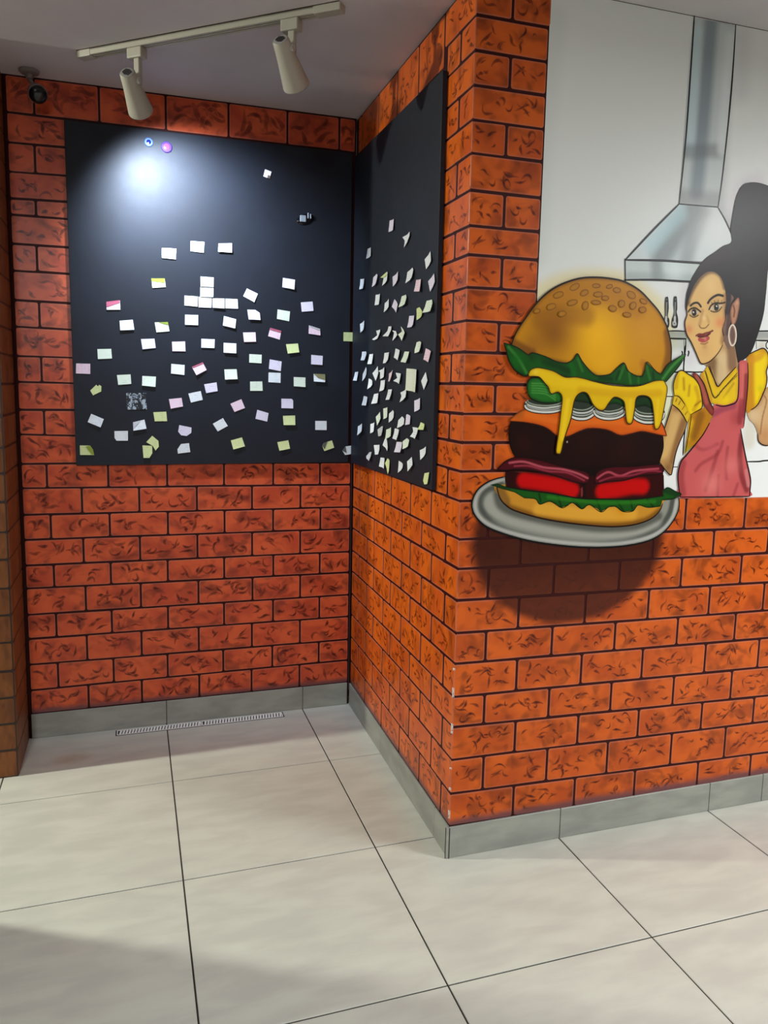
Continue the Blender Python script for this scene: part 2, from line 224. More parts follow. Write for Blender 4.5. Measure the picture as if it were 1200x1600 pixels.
NOTES_BACK = [
["white note on wide board, leftmost in top row","w",[551,2001,606,2002,604,1960,550,1962]],
["white note on wide board, second from left in top row","w",[663,2036,717,2036,714,1993,662,1996]],
["pale-green note with folded flap on wide board, leftmost in second row down","g",[508,1880,560,1883,563,1849,512,1843],["o",[508,1880,560,1883,560,1866,509,1869]]],
["white note, topmost of the T-shaped stack on wide board","w",[700,1899,753,1898,752,1860,700,1859]],
["white note, second down in stem of the T-shaped stack on wide board","w",[699,1857,752,1858,750,1819,698,1819]],
["white note, leftmost of four joined in a bar on wide board","w",[636,1820,689,1819,687,1778,635,1781]],
["white note, second of four joined in a bar on wide board","w",[692,1818,744,1817,742,1776,691,1776]],
["white note, third of four joined in a bar on wide board","w",[747,1815,796,1816,795,1776,747,1777]],
["white note with a brown mark, rightmost of four joined in a bar on wide board","w",[799,1816,849,1817,851,1778,799,1777]],
["white note on wide board, rightmost in top row","w",[773,2034,827,2039,827,2001,771,2001]],
["white note with folded flap on wide board, leftmost in fourth row down","w",[336,1780,387,1789,388,1752,337,1749],["m",[336,1780,387,1789,386,1778,337,1759]]],
["white note on wide board, leftmost in fifth row down","w",[384,1709,434,1715,439,1676,386,1671]],
["pale-green note with folded flap on wide board, second from left in fifth row down","g",[518,1708,569,1712,575,1675,524,1669],["o",[533,1709,569,1712,571,1700]]],
["white note on wide board, third from left in fifth row down","w",[637,1744,689,1745,688,1704,636,1704]],
["lavender-white note on wide board, leftmost in seventh row down","v",[464,1640,516,1644,520,1607,469,1600]],
["pale-pink note on wide board, second from left in seventh row down","p",[584,1634,636,1637,637,1597,585,1596]],
["white note on wide board, third from left in seventh row down","w",[701,1650,755,1650,753,1614,700,1614]],
["pale-green note on wide board, leftmost in eighth row down","g",[298,1595,350,1598,352,1560,299,1556]],
["white note stuck on tilted on wide board, third from left in third row down","w",[888,1862,933,1843,918,1807,872,1830]],
["lavender-white note on wide board, rightmost in second row down","v",[1038,1914,1090,1909,1086,1868,1035,1875]],
["lavender-white note with curled corner on wide board, fifth from left in fourth row down","v",[889,1776,922,1777,941,1765,943,1736,894,1736]],
["white note stuck on tilted on wide board, fourth from left in fifth row down","w",[793,1746,843,1735,838,1697,788,1707]],
["pale-green note on wide board, rightmost in fourth row down","g",[1016,1783,1069,1777,1065,1736,1013,1744]],
["lavender-white note on wide board, rightmost in third row down","v",[1115,1817,1166,1823,1170,1784,1119,1778]],
["pale-pink note with folded flap on wide board, second from left in sixth row down","p",[985,1706,1032,1695,1025,1658,976,1671],["m",[985,1706,1032,1695,1030,1687,983,1698]]],
["pale-pink note with folded flap on wide board, rightmost in fifth row down","p",[1151,1723,1200,1710,1201,1682,1149,1688],["s",[1151,1723,1200,1710,1199,1702,1153,1718]]],
["pale-pink note on wide board, leftmost in sixth row down","p",[871,1682,923,1685,925,1646,875,1643]],
["yellow-green note on wide board, rightmost in seventh row down","y",[1052,1640,1104,1645,1109,1608,1059,1601]],
["yellow-green note on wide board, rightmost in sixth row down","y",[1304,1700,1354,1701,1354,1662,1304,1662]],
["white note on wide board, fourth from left in seventh row down","w",[791,1637,843,1636,842,1595,790,1597]],
["pale-pink note on wide board, leftmost in ninth row down","p",[218,1537,270,1537,269,1497,216,1498]],
["yellow-green note with curled corner on wide board, leftmost in eleventh row down","y",[267,1432,290,1455,296,1449,301,1455,309,1450,308,1429,277,1413]],
["pale-green note on wide board, leftmost in tenth row down","g",[369,1495,421,1499,423,1461,373,1456]],
["pale-green note on wide board, second from left in tenth row down","g",[466,1494,519,1492,516,1451,464,1455]],
["silvery grey photo print on wide board among the notes at lower left","x",[402,1424,479,1426,481,1359,403,1358]],
["white note on wide board, second from left in ninth row down","w",[580,1545,633,1542,631,1501,578,1506]],
["pale-pink note with folded flap on wide board, third from left in ninth row down","p",[661,1535,705,1555,721,1524,679,1501],["m",[661,1535,705,1555,707,1550,663,1530]]],
["lavender-white note on wide board, third from left in tenth row down","v",[710,1465,761,1474,765,1438,718,1429]],
["white note stuck on tilted on wide board, rightmost in eleventh row down","w",[646,1426,696,1437,704,1401,656,1389]],
["pale-pink note on wide board, second from left in twelfth row down","p",[568,1402,619,1408,624,1373,575,1363]],
["yellow-green note on wide board, second from left in 13th row down","y",[506,1348,557,1351,560,1312,511,1311]],
["white note stuck on tilted on wide board, leftmost in 13th row down","w",[268,1340,315,1319,302,1286,254,1307]],
["white note with folded flap on wide board, leftmost in 14th row down","w",[426,1307,471,1318,478,1281,427,1273],["l",[426,1307,456,1314,428,1281]]],
["lavender-white note with curled corner on wide board, second from left in 14th row down","v",[608,1296,657,1286,656,1264,637,1251,615,1254,603,1269]],
["white note with curled corner on wide board, leftmost in 15th row down","w",[354,1271,406,1272,405,1232,361,1232,354,1243]],
["yellow-green note with folded flap on wide board, leftmost in bottom row","y",[222,1214,261,1213,271,1196,275,1175,222,1176],["o",[244,1209,261,1213,271,1196,275,1176,265,1178]]],
["yellow-green note with curled corner on wide board, second from left in 15th row down","y",[500,1252,524,1231,525,1207,512,1191,502,1210,476,1226]],
["yellow-green note with curled corner on wide board, second from left in bottom row","y",[461,1213,499,1211,499,1181,488,1162,464,1162]],
["white note with curled corner on wide board, third from left in bottom row","w",[614,1218,646,1221,651,1184,601,1178,599,1196]],
["white note stuck on tilted on wide board, third from left in 13th row down","w",[786,1326,806,1293,764,1270,744,1302]],
["pale-green note on wide board, second from left in eighth row down","g",[897,1594,949,1593,948,1557,896,1559]],
["lavender-white note on wide board, third from left in eighth row down","v",[983,1575,1034,1567,1030,1526,979,1535]],
["white note on wide board, fifth from left in ninth row down","w",[978,1520,1030,1519,1029,1477,977,1479]],
["pale-green note on wide board, fourth from left in ninth row down","g",[793,1528,844,1530,847,1489,795,1486]],
["pale-green note on wide board, fourth from left in tenth row down","g",[900,1480,951,1482,953,1442,900,1441]],
["pale-green note on wide board, rightmost in tenth row down","g",[1086,1503,1137,1502,1137,1461,1086,1464]],
["lavender-white note on wide board, rightmost in eighth row down","v",[1162,1599,1213,1596,1211,1557,1161,1559]],
["white note with folded flap on wide board, rightmost in ninth row down","w",[1173,1519,1224,1518,1223,1484,1173,1486],["b",[1173,1519,1224,1518,1224,1493,1193,1500]]],
["pale-pink note stuck on tilted on wide board, third from left in twelfth row down","p",[817,1386,863,1406,878,1369,834,1352]],
["lavender-white note with curled corner on wide board, rightmost in twelfth row down","v",[1033,1410,1078,1410,1084,1403,1084,1369,1033,1370]],
["yellow-green note on wide board, rightmost in 13th row down","y",[1040,1337,1093,1339,1093,1298,1042,1298]],
["lavender-white note stuck on tilted on wide board, fourth from left in 13th row down","v",[930,1362,978,1348,972,1312,922,1324]],
["white note on wide board, rightmost in 14th row down","w",[1182,1316,1233,1316,1233,1276,1182,1277]],
["yellow-green note stuck on tilted on wide board, rightmost in 15th row down","y",[818,1232,865,1245,877,1207,828,1194]],
["yellow-green note on wide board, fourth from left in bottom row","y",[1016,1224,1064,1232,1071,1196,1024,1187]],
["yellow-green note with folded flap on wide board, fifth from left in bottom row","y",[1221,1220,1258,1231,1268,1199,1223,1184,1214,1208],["d",[1221,1220,1237,1226,1224,1192,1214,1208]]],
["white note with folded flap on wide board, rightmost in bottom row","w",[1320,1204,1350,1208,1357,1171,1318,1166,1306,1185],["d",[1306,1185,1320,1204,1325,1175]]]]
NOTES_SIDE = [
["lavender-white note on narrow board, alone in top row","v",[684,2068,635,2065,634,2026,686,2028]],
["white note with curled corner on narrow board, rightmost in second row down","w",[527,1982,455,1988,451,1974,501,1943,505,1968]],
["white note on narrow board, leftmost in second row down","w",[969,2014,929,2014,912,1978,977,1976]],
["white note on narrow board, rightmost in third row down","w",[256,1894,241,1861,284,1842,300,1875]],
["white note on narrow board, leftmost in third row down","w",[1067,1908,1012,1904,1005,1865,1063,1866]],
["lavender-white note with curled corner on narrow board, second from left in third row down","v",[877,1891,847,1901,821,1893,823,1863,867,1853]],
["white note with folded flap on narrow board, third from left in third row down","w",[770,1877,709,1890,694,1887,688,1856,745,1844,742,1874],["y",[770,1877,709,1890,703,1878,741,1872]]],
["lavender-white note on narrow board, fourth from left in third row down","v",[630,1862,576,1874,567,1844,614,1826]],
["white note with curled corner on narrow board, fifth from left in third row down","w",[466,1857,426,1867,409,1857,409,1832,460,1819]],
["pale-pink note on narrow board, fifth from left in fourth row down","p",[380,1821,335,1818,328,1778,385,1784]],
["lavender-white note on narrow board, rightmost in fourth row down","v",[263,1802,220,1821,203,1794,243,1768]],
["white note on narrow board, leftmost in fourth row down","w",[843,1821,785,1819,790,1780,845,1782]],
["white note on narrow board, second from left in fourth row down","w",[721,1778,681,1790,663,1761,717,1744]],
["lavender-white note on narrow board, third from left in fourth row down","v",[630,1757,611,1782,563,1759,581,1732]],
["pale-green note with curled corner on narrow board, fourth from left in fourth row down","g",[524,1783,487,1785,471,1775,471,1751,527,1745]],
["pale-green note with curled corner on narrow board, rightmost in fifth row down","g",[273,1743,233,1743,218,1731,214,1705,281,1706]],
["yellow-green note with curled corner on narrow board, third from left in fifth row down","y",[367,1727,347,1730,311,1713,312,1699,359,1689]],
["lavender-white note with curled corner on narrow board, second from left in fifth row down","v",[440,1709,393,1707,389,1678,402,1670,441,1670]],
["white note on narrow board, leftmost in fifth row down","w",[1059,1725,1006,1736,992,1702,1041,1689]],
["white note with curled corner on narrow board, leftmost in sixth row down","w",[831,1684,771,1685,767,1676,800,1653,837,1648,856,1652,815,1666]],
["white note with curled corner on narrow board, second from left in sixth row down","w",[676,1690,637,1688,628,1676,648,1652,708,1656,679,1673]],
["white note with curled corner on narrow board, third from left in sixth row down","w",[625,1672,589,1668,555,1652,609,1634,607,1666]],
["pale-green note with curled corner on narrow board, rightmost in sixth row down","g",[532,1681,473,1655,503,1629,548,1653,519,1662]],
["pale-green note with curled corner on narrow board, sixth from left in seventh row down","g",[361,1617,342,1620,314,1615,308,1585,354,1581,363,1594]],
["pale-pink note on narrow board, rightmost in seventh row down","p",[273,1594,221,1583,243,1549,284,1559]],
["white note with curled corner on narrow board, leftmost in seventh row down","w",[1021,1611,976,1610,953,1603,954,1574,1011,1575]],
["white note on narrow board, second from left in seventh row down","w",[916,1597,863,1597,862,1557,923,1558]],
["white note with curled corner on narrow board, third from left in seventh row down","w",[714,1595,657,1596,662,1569,691,1557,713,1556]],
["white note on narrow board, fourth from left in seventh row down","w",[583,1606,531,1597,543,1563,588,1574]],
["pale-green note on narrow board, fifth from left in seventh row down","g",[482,1592,430,1589,439,1552,494,1556]],
["white note on narrow board, leftmost in eighth row down","w",[1133,1529,1075,1530,1096,1492,1150,1493]],
["white note with curled corner on narrow board, second from left in eighth row down","w",[1005,1520,973,1548,952,1537,955,1518,1006,1490]],
["white note on narrow board, fourth from left in eighth row down","w",[859,1521,805,1548,783,1521,822,1491]],
["white note with curled corner on narrow board, fifth from left in eighth row down","w",[782,1529,710,1542,706,1506,759,1498,765,1524]],
["white note on narrow board, third from left in eighth row down","w",[919,1501,871,1492,858,1476,919,1458]],
["white note on narrow board, leftmost in ninth row down","w",[753,1492,702,1495,697,1459,752,1451]],
["pale-pink note on narrow board, sixth from left in eighth row down","p",[651,1518,614,1531,623,1489,637,1489]],
["white note with curled corner on narrow board, seventh from left in eighth row down","w",[575,1520,511,1516,515,1480,586,1491,557,1501]],
["large cream sheet on narrow board, biggest paper of all","L",[446,1533,345,1528,346,1453,446,1459]],
["white note on narrow board, rightmost in eighth row down","w",[275,1519,243,1492,279,1462,303,1490]],
["white note on narrow board, leftmost in tenth row down","w",[989,1430,933,1426,935,1392,996,1392]],
["white note on narrow board, second from left in tenth row down","w",[840,1440,781,1445,778,1407,853,1401]],
["white note on narrow board, second from left in ninth row down","w",[660,1459,614,1461,619,1423,660,1421]],
["white note with curled corner on narrow board, rightmost in ninth row down","w",[510,1450,453,1465,443,1435,497,1416,496,1438]],
["lavender-white note on narrow board, rightmost in tenth row down","v",[366,1425,315,1435,306,1400,358,1388]],
["pale-green note on narrow board, leftmost in eleventh row down","g",[805,1352,766,1373,740,1349,781,1320]],
["pale-green note on narrow board, second from left in eleventh row down","g",[715,1387,668,1394,659,1357,704,1348]],
["white note with curled corner on narrow board, third from left in eleventh row down","w",[640,1371,608,1385,585,1379,586,1359,636,1338]],
["white note with curled corner on narrow board, fourth from left in eleventh row down","w",[527,1352,500,1367,465,1360,459,1342,526,1324]],
["lavender-white note with curled corner on narrow board, fifth from left in eleventh row down","v",[449,1375,440,1377,404,1372,402,1345,450,1339]],
["white note on narrow board, leftmost in twelfth row down","w",[1064,1301,1015,1316,995,1285,1050,1264]],
["white note on narrow board, second from left in twelfth row down","w",[883,1320,829,1330,834,1294,878,1283]],
["shaded-grey note with curled corner on narrow board, third from left in twelfth row down","s",[774,1304,741,1319,718,1320,710,1285,749,1280]],
["pale-green note on narrow board, fourth from left in twelfth row down","g",[669,1310,617,1322,605,1291,665,1275]],
["white note on narrow board, fifth from left in twelfth row down","w",[571,1321,523,1318,523,1281,571,1284]],
["white note with curled corner on narrow board, rightmost in twelfth row down","w",[379,1336,320,1336,325,1300,379,1304,368,1320]],
["yellow-green note on narrow board, rightmost in eleventh row down","y",[302,1356,268,1352,248,1334,304,1332]],
["white note with curled corner on narrow board, second from left in 13th row down","w",[692,1273,680,1283,642,1244,647,1232,707,1249]],
["lavender-white note on narrow board, third from left in 13th row down","v",[543,1274,482,1277,478,1241,542,1237]],
["pale-green note with curled corner on narrow board, sixth from left in twelfth row down","g",[470,1281,443,1294,409,1290,407,1268,453,1255]],
["white note with curled corner on narrow board, leftmost in 13th row down","w",[824,1240,757,1247,752,1228,771,1208,805,1204]],
["white note on narrow board, rightmost in 13th row down","w",[299,1264,246,1281,246,1258,289,1233]],
["shaded-grey note with curled corner on narrow board, leftmost in bottom row","s",[920,1187,898,1206,857,1210,867,1173,908,1178]],
["white note on narrow board, second from left in bottom row","w",[738,1199,687,1202,684,1162,746,1164]],
["yellow-green note with curled corner on narrow board, third from left in bottom row","y",[674,1184,655,1204,629,1197,620,1159,633,1147]],
["white note on narrow board, fourth from left in bottom row","w",[518,1208,470,1200,474,1187,517,1165]],
["white note on narrow board, fifth from left in bottom row","w",[420,1215,388,1234,360,1210,398,1183]],
["yellow-green note with curled corner on narrow board, rightmost in bottom row","y",[254,1193,208,1202,220,1162,248,1157,259,1168]]]
MURAL = [
["kitchen","plaster_background","",[232,2588,1750,2588,1750,1105,600,1130,280,1400,232,1620],[226,229,226],9,0,[["s",[144,1624,173,1690,229,1744,317,1788,425,1806,539,1799,616,1759,675,1713,707,1636],12.9,[226,208,130],0.6,43.0],["s",[790,1578,765,1698,764,1796,816,1898,910,1960,917,2043,932,2110,1005,2141],8.6,[205,198,204],0.55,47.3],["s",[822,2570,836,2322,851,2053,908,1979],12.9,[150,150,152],0.55,55.9],["s",[900,2554,906,2406],4.3,[200,200,202],0.5,64.5],["s",[254,2510,230,2127,234,1858],4.3,[205,212,206],0.4,55.9],["s",[712,1649,767,1651],19.3,[120,122,120],0.8,6.4],["s",[705,1629,761,1631],30.1,[172,180,160],0.6,25.8],["b",[674,1575],55.9,[190,196,165],0.6],["b",[719,1495],38.7,[182,188,140],0.75],["b",[720,1414],55.9,[215,216,160],0.7],["s",[1037,1660,1256,1668],19.3,[130,132,130],0.8,6.4],["b",[1072,1628],25.8,[196,186,160],0.6],["s",[1054,1417,1052,1311],21.5,[200,192,170],0.6,30.1],["b",[883,1163],129.0,[222,208,208],0.6],["s",[757,2102,839,2094],17.2,[170,178,176],0.0,21.5]],[[[697,1660,729,1662,764,1662],3.4,[22,24,22]],[[702,1638,735,1638,771,1639],4.7,[22,24,22]],[[769,1639,770,1608,768,1577],3.9,[22,24,22]],[[768,1618,768,1580,768,1539],4.7,[22,24,22]],[[713,1531,767,1535,817,1535,852,1537],3.9,[22,24,22]],[[706,1456,735,1456],4.3,[22,24,22]],[[792,1370,789,1318,789,1266],4.3,[22,24,22]],[[752,1229,773,1229],3.9,[22,24,22]],[[1044,1673,1073,1675,1234,1683],3.9,[22,24,22]],[[1042,1644,1102,1645,1238,1650],4.3,[22,24,22]],[[1048,1642,1051,1617],3.4,[22,24,22]],[[1050,1243,1101,1243,1139,1246,1290,1246],4.3,[22,24,22]],[[756,1600,760,1594,758,1586],4.3,[22,24,22]],[[781,1602,784,1596,781,1584],4.7,[22,24,22]],[[1102,1644,1090,1636,1092,1622,1105,1617],3.4,[22,24,22]],[[762,1639,771,1537],2.6,[22,24,22]]]],
["range_hood","chimney","",[717,2585,870,2585,866,2240,853,2049,708,2046,711,2239,713,2499],[196,204,204],6,0,[["s",[779,2577,776,2340,772,2167,769,2088],17.2,[110,124,134],0.75,34.4],["s",[733,2547,733,2210],12.9,[190,215,222],0.6,21.5],["s",[719,2201,848,2218],12.9,[105,110,112],0.6,30.1],["s",[716,2063,852,2067],21.5,[130,130,130],0.55,34.4],["s",[857,2543,857,2223],12.9,[222,226,226],0.7,30.1]],[[[717,2590,717,2447,716,2239,708,2046],4.7,[22,24,22]],[[870,2587,872,2390,863,2160,854,2047],4.7,[22,24,22]]]],
["range_hood","hood","",[708,2046,853,2049,915,1971,961,1908,963,1887,526,1869,612,1955],[205,216,217],6,0,[["s",[764,2031,710,1963,657,1887],25.8,[95,105,108],0.7,51.6],["s",[804,2027,766,1943,747,1877],12.9,[110,118,120],0.6,38.7],["s",[715,2019,615,1916],12.9,[180,214,222],0.6,34.4],["b",[860,1983],86.0,[228,230,228],0.7]],[[[708,2046,853,2049],5.6,[22,24,22]],[[708,2046,621,1963,526,1866],5.2,[22,24,22]],[[853,2049,888,2009,919,1963],4.7,[22,24,22]]]],
["range_hood","hood_rim","",[526,1867,963,1885,969,1823,530,1806],[196,206,205],6,0,[["s",[639,1866,648,1814],12.9,[120,130,130],0.7,30.1],["s",[546,1816,762,1825],10.8,[140,150,148],0.5,21.5],["b",[709,1850],38.7,[216,230,230],0.8]],[[[526,1866,658,1873,808,1875,963,1883],6.0,[22,24,22]],[[525,1870,531,1803],5.6,[22,24,22]],[[527,1807,643,1814,762,1816,959,1824],5.2,[22,24,22]]]],
["hanging_utensil","fork","",[680,1760,685,1765,691,1761,695,1730,694,1706,700,1696,701,1677,695,1668,687,1672,679,1685,680,1697,683,1709,680,1738],[26,28,26],3,1,[["s",[686,1747,687,1724,688,1709],3.2,[150,155,150],0.9,2.1],["s",[688,1703,688,1688],5.6,[215,215,210],0.95,2.1],["s",[683,1687,684,1679,692,1680,692,1687],3.4,[205,205,200],0.9,2.1],["b",[685,1757],3.0,[150,155,150],0.8]],[]],
["hanging_utensil","spatula","",[712,1765,718,1768,723,1764,727,1731,726,1720,733,1699,733,1677,728,1671,718,1671,711,1676,710,1695,716,1718,712,1743],[26,28,26],3,1,[["s",[718,1749,719,1725,720,1710],3.2,[150,155,150],0.9,2.1],["s",[720,1704,721,1690],5.6,[215,215,210],0.95,2.1],["s",[715,1688,716,1681,725,1681,724,1688],3.4,[205,205,200],0.9,2.1],["b",[718,1759],3.0,[150,155,150],0.8]],[]],
["woman","right_arm","",[1033,1412,1061,1421,1080,1444,1100,1488,1125,1491,1173,1475,1191,1310,1145,1300,1120,1297,1101,1302,1088,1314,1084,1337,1067,1367,1044,1386],[208,170,122],6,1,[["e",[],10.8,[150,110,75],0.6],["b",[1117,1331],34.4,[190,138,95],0.8],["b",[1059,1397],38.7,[216,190,150],0.8],["s",[1098,1464,1109,1445,1098,1391,1095,1337],2.1,[140,100,70],0.8,3.2]],[[[1084,1337,1089,1314,1103,1302,1124,1297,1145,1300],3.2,[48,26,14]]]],
["woman","right_sleeve","",[1013,1573,1022,1599,1050,1611,1078,1619,1098,1603,1104,1570,1098,1544,1103,1521,1100,1491,1089,1471,1080,1444,1065,1424,1049,1415,1028,1417],[238,208,18],6,1,[["s",[1019,1587,1029,1496,1040,1424],25.8,[196,130,30],0.85,21.5],["s",[1079,1609,1064,1592,1032,1581],10.8,[214,150,30],0.7,15.0],["e",[],8.6,[190,130,20],0.7],["b",[1079,1487],12.9,[200,190,30],0.7]],[[[1018,1597,1050,1611,1078,1619,1098,1603,1104,1570,1098,1544,1103,1521,1100,1491,1080,1444,1065,1426,1047,1416],3.9,[48,26,14]]]],
["woman","hair","",[763,1723,757,1770,768,1811,786,1846,816,1885,856,1912,884,1931,917,1947,911,1983,915,2031,923,2085,943,2122,972,2133,1007,2135,1051,2129,1115,2116,1154,2058,1139,1987,1076,1903,1070,1801,1067,1730,1049,1658,1026,1601,986,1572,967,1581,941,1654,891,1722,814,1718],[38,36,38],6,1,[["b",[1015,1798],86.0,[66,64,64],0.7],["b",[1022,2074],96.8,[50,48,50],0.7],["s",[801,1867,865,1899,916,1909],17.2,[52,38,44],0.8,21.5],["b",[996,1727],64.5,[50,48,56],0.6]],[[[760,1757,768,1811,786,1846,816,1885,856,1912,884,1931,917,1947,911,1983,915,2031,923,2085,943,2122,972,2133,1007,2135,1051,2129],3.4,[16,14,14]]]],
["woman","neck","",[856,1555,841,1569,877,1609,914,1635,949,1643,970,1592,978,1552,948,1530,926,1512,904,1491,885,1519,871,1541],[196,160,112],6,1,[["s",[873,1564,898,1549,903,1500],21.5,[108,78,46],0.75,21.5],["s",[915,1584,918,1514],17.2,[222,196,150],0.8,25.8],["s",[948,1617,957,1560],17.2,[130,98,76],0.8,21.5]],[[[866,1556,885,1519,904,1491],3.4,[48,26,14]]]],
["woman","face","",[763,1740,767,1761,774,1780,782,1801,797,1823,815,1840,834,1850,857,1851,878,1841,893,1824,905,1798,911,1771,914,1731,914,1704,906,1679,913,1655,913,1628,900,1603,882,1583,863,1569,843,1563,830,1566,818,1582,807,1600,788,1629,771,1650,762,1671,759,1692,764,1713],[228,188,122],1.9,1,[["s",[764,1750,766,1766,785,1804,815,1839,850,1854,884,1842,904,1806],5.4,[70,42,38],0.85,12.9],["s",[912,1779,919,1704,914,1636],8.6,[140,98,70],0.7,17.2],["b",[847,1808],30.1,[236,200,134],0.9],["b",[846,1601],30.1,[220,174,114],0.7],["b",[895,1695],20.4,[224,132,88],0.7],["b",[776,1669],17.2,[220,136,96],0.7],["s",[823,1729,820,1705,815,1686],3.2,[186,140,92],0.6,8.6],["s",[840,1712,851,1695],2.6,[190,142,94],0.5,7.5],["b",[832,1706],9.7,[240,206,146],0.8],["b",[842,1617],10.8,[190,140,90],0.5],["s",[815,1682,820,1676,830,1674,841,1677,851,1687],1.1,[110,68,44],0.85,2.4],["b",[791,1725],19.3,[160,122,84],0.7],["b",[876,1747],25.8,[168,126,88],0.7],["s",[778,1721,789,1721,805,1723],7.3,[205,192,172],0.7,2.6],["s",[858,1737,875,1741,892,1747],8.2,[205,194,174],0.7,2.6],["s",[791,1724,792,1719],15.5,[40,34,28],1,1.7],["s",[875,1744,876,1740],16.8,[48,54,46],1,1.7],["s",[875,1743,876,1741],7.3,[14,14,14],1,1.7],["s",[769,1723,777,1732,793,1736,808,1730,816,1725],3.7,[30,22,20],1,1.5],["s",[775,1713,791,1707,808,1714],1.7,[48,34,28],0.95,1.7],["s",[848,1734,856,1748,872,1755,891,1755,909,1759],3.9,[28,22,20],1,1.5],["s",[855,1730,868,1727,885,1731,897,1744],1.9,[36,28,24],0.95,1.7],["s",[788,1723,790,1722],2.4,[252,252,250],1,1.1],["s",[876,1746,877,1745],2.8,[254,254,252],1,1.1],["s",[861,1750,855,1757],0.9,[30,22,20],0.9,1.1],["s",[870,1754,866,1762],0.9,[30,22,20],0.9,1.1],["s",[881,1756,881,1765],0.9,[30,22,20],0.9,1.1],["s",[892,1756,896,1765],0.9,[30,22,20],0.9,1.1],["s",[776,1742,787,1750,803,1752,816,1741],4.3,[38,24,18],1,2.6],["s",[842,1754,850,1765,864,1775,880,1781,898,1779],5.2,[38,24,18],1,2.6],["s",[806,1650,817,1655,830,1655,841,1659,854,1662,868,1668],4.3,[136,60,54],1,1.9],["s",[815,1649,832,1651,847,1653,858,1660],5.6,[128,50,48],1,1.9],["s",[820,1639,830,1636,841,1637,852,1644],10.8,[184,82,84],1,2.1],["s",[812,1647,831,1646,845,1649,859,1658],1.9,[70,22,24],1,1.5],["b",[842,1641],6.4,[222,134,128],0.75],["s",[826,1626,841,1625,852,1631],1.1,[130,76,56],0.7,3.4],["e",[],3.0,[160,110,66],0.5]],[[[766,1766,762,1734,765,1713,759,1692,762,1671,771,1650,788,1629,807,1600,818,1582,830,1565,843,1562,863,1569,882,1583,900,1603,912,1625],3.2,[52,28,18]]]],
["woman","hair_strand","",[911,1785,925,1788,941,1775,933,1759,931,1732,936,1705,932,1672,942,1629,938,1610,921,1628,910,1655,905,1674,914,1704,909,1731,912,1758],[132,104,92],2.2,1,[["s",[920,1785,921,1758,922,1731],10.8,[52,44,48],0.95,10.8],["s",[913,1736,914,1704,905,1677,913,1655],1.7,[50,30,32],0.95,2.1],["s",[922,1758,927,1705,926,1661],4.3,[72,58,58],0.7,8.6]],[]],
["woman","ear","",[945,1765,955,1776,963,1774,967,1755,964,1728,960,1706,953,1692,943,1688,936,1705,931,1732,936,1754],[190,140,112],2.4,1,[["e",[],3.9,[110,66,50],0.8],["s",[942,1751,948,1735,947,1716],1.7,[110,64,50],0.8,4.3],["b",[956,1760],6.4,[214,166,132],0.7]],[]],
["woman","earring","",[962,1657,962,1647,961,1638,959,1630,955,1626,951,1624,946,1625,942,1630,938,1637,935,1646,933,1656,933,1666,934,1675,937,1683,940,1687,944,1689,949,1688,953,1683,957,1676,960,1667],[118,90,80],3,1,[["e",[],3.4,[228,212,192],1.0]],[[[963,1657,963,1647,962,1637,959,1630,955,1625,951,1623,946,1624,941,1629,937,1636,934,1646,932,1656,932,1666,933,1676,936,1683,940,1688,944,1690,949,1689,954,1684,958,1677,961,1668,963,1657],2.8,[228,212,192]]]],
["woman","blouse","",[848,1541,860,1556,873,1538,885,1518,904,1491,926,1512,948,1530,971,1555,983,1528,986,1479,984,1448,959,1433,930,1427,901,1432,876,1443,862,1467,850,1493,833,1525],[226,190,34],6,1,[["s",[852,1538,872,1493,896,1455,928,1485,977,1528],1.7,[90,50,18],0.9,2.6],["e",[],6.4,[190,130,30],0.5],["s",[833,1528,857,1487,876,1448],10.8,[196,140,46],0.7,10.8],["s",[931,1455,967,1502],2.1,[170,130,20],0.6,6.4],["b",[940,1449],17.2,[238,206,20],0.8]],[[[860,1556,885,1518,904,1491,926,1512,971,1555],3.4,[48,26,14]],[[848,1541,872,1493,896,1454,928,1485,979,1538],2.6,[48,26,14]]]],
["woman","blouse_side","",[804,1396,828,1410,854,1422,878,1427,895,1406,883,1375,862,1339,837,1310,800,1277,792,1271,798,1331],[186,128,26],6,1,[["s",[803,1331,808,1370],12.9,[226,180,24],0.8,17.2],["s",[845,1396,823,1331],12.9,[120,74,20],0.6,19.3],["b",[800,1285],19.3,[170,160,20],0.8]],[[[809,1399,804,1344,796,1276],2.8,[48,26,14]]]],
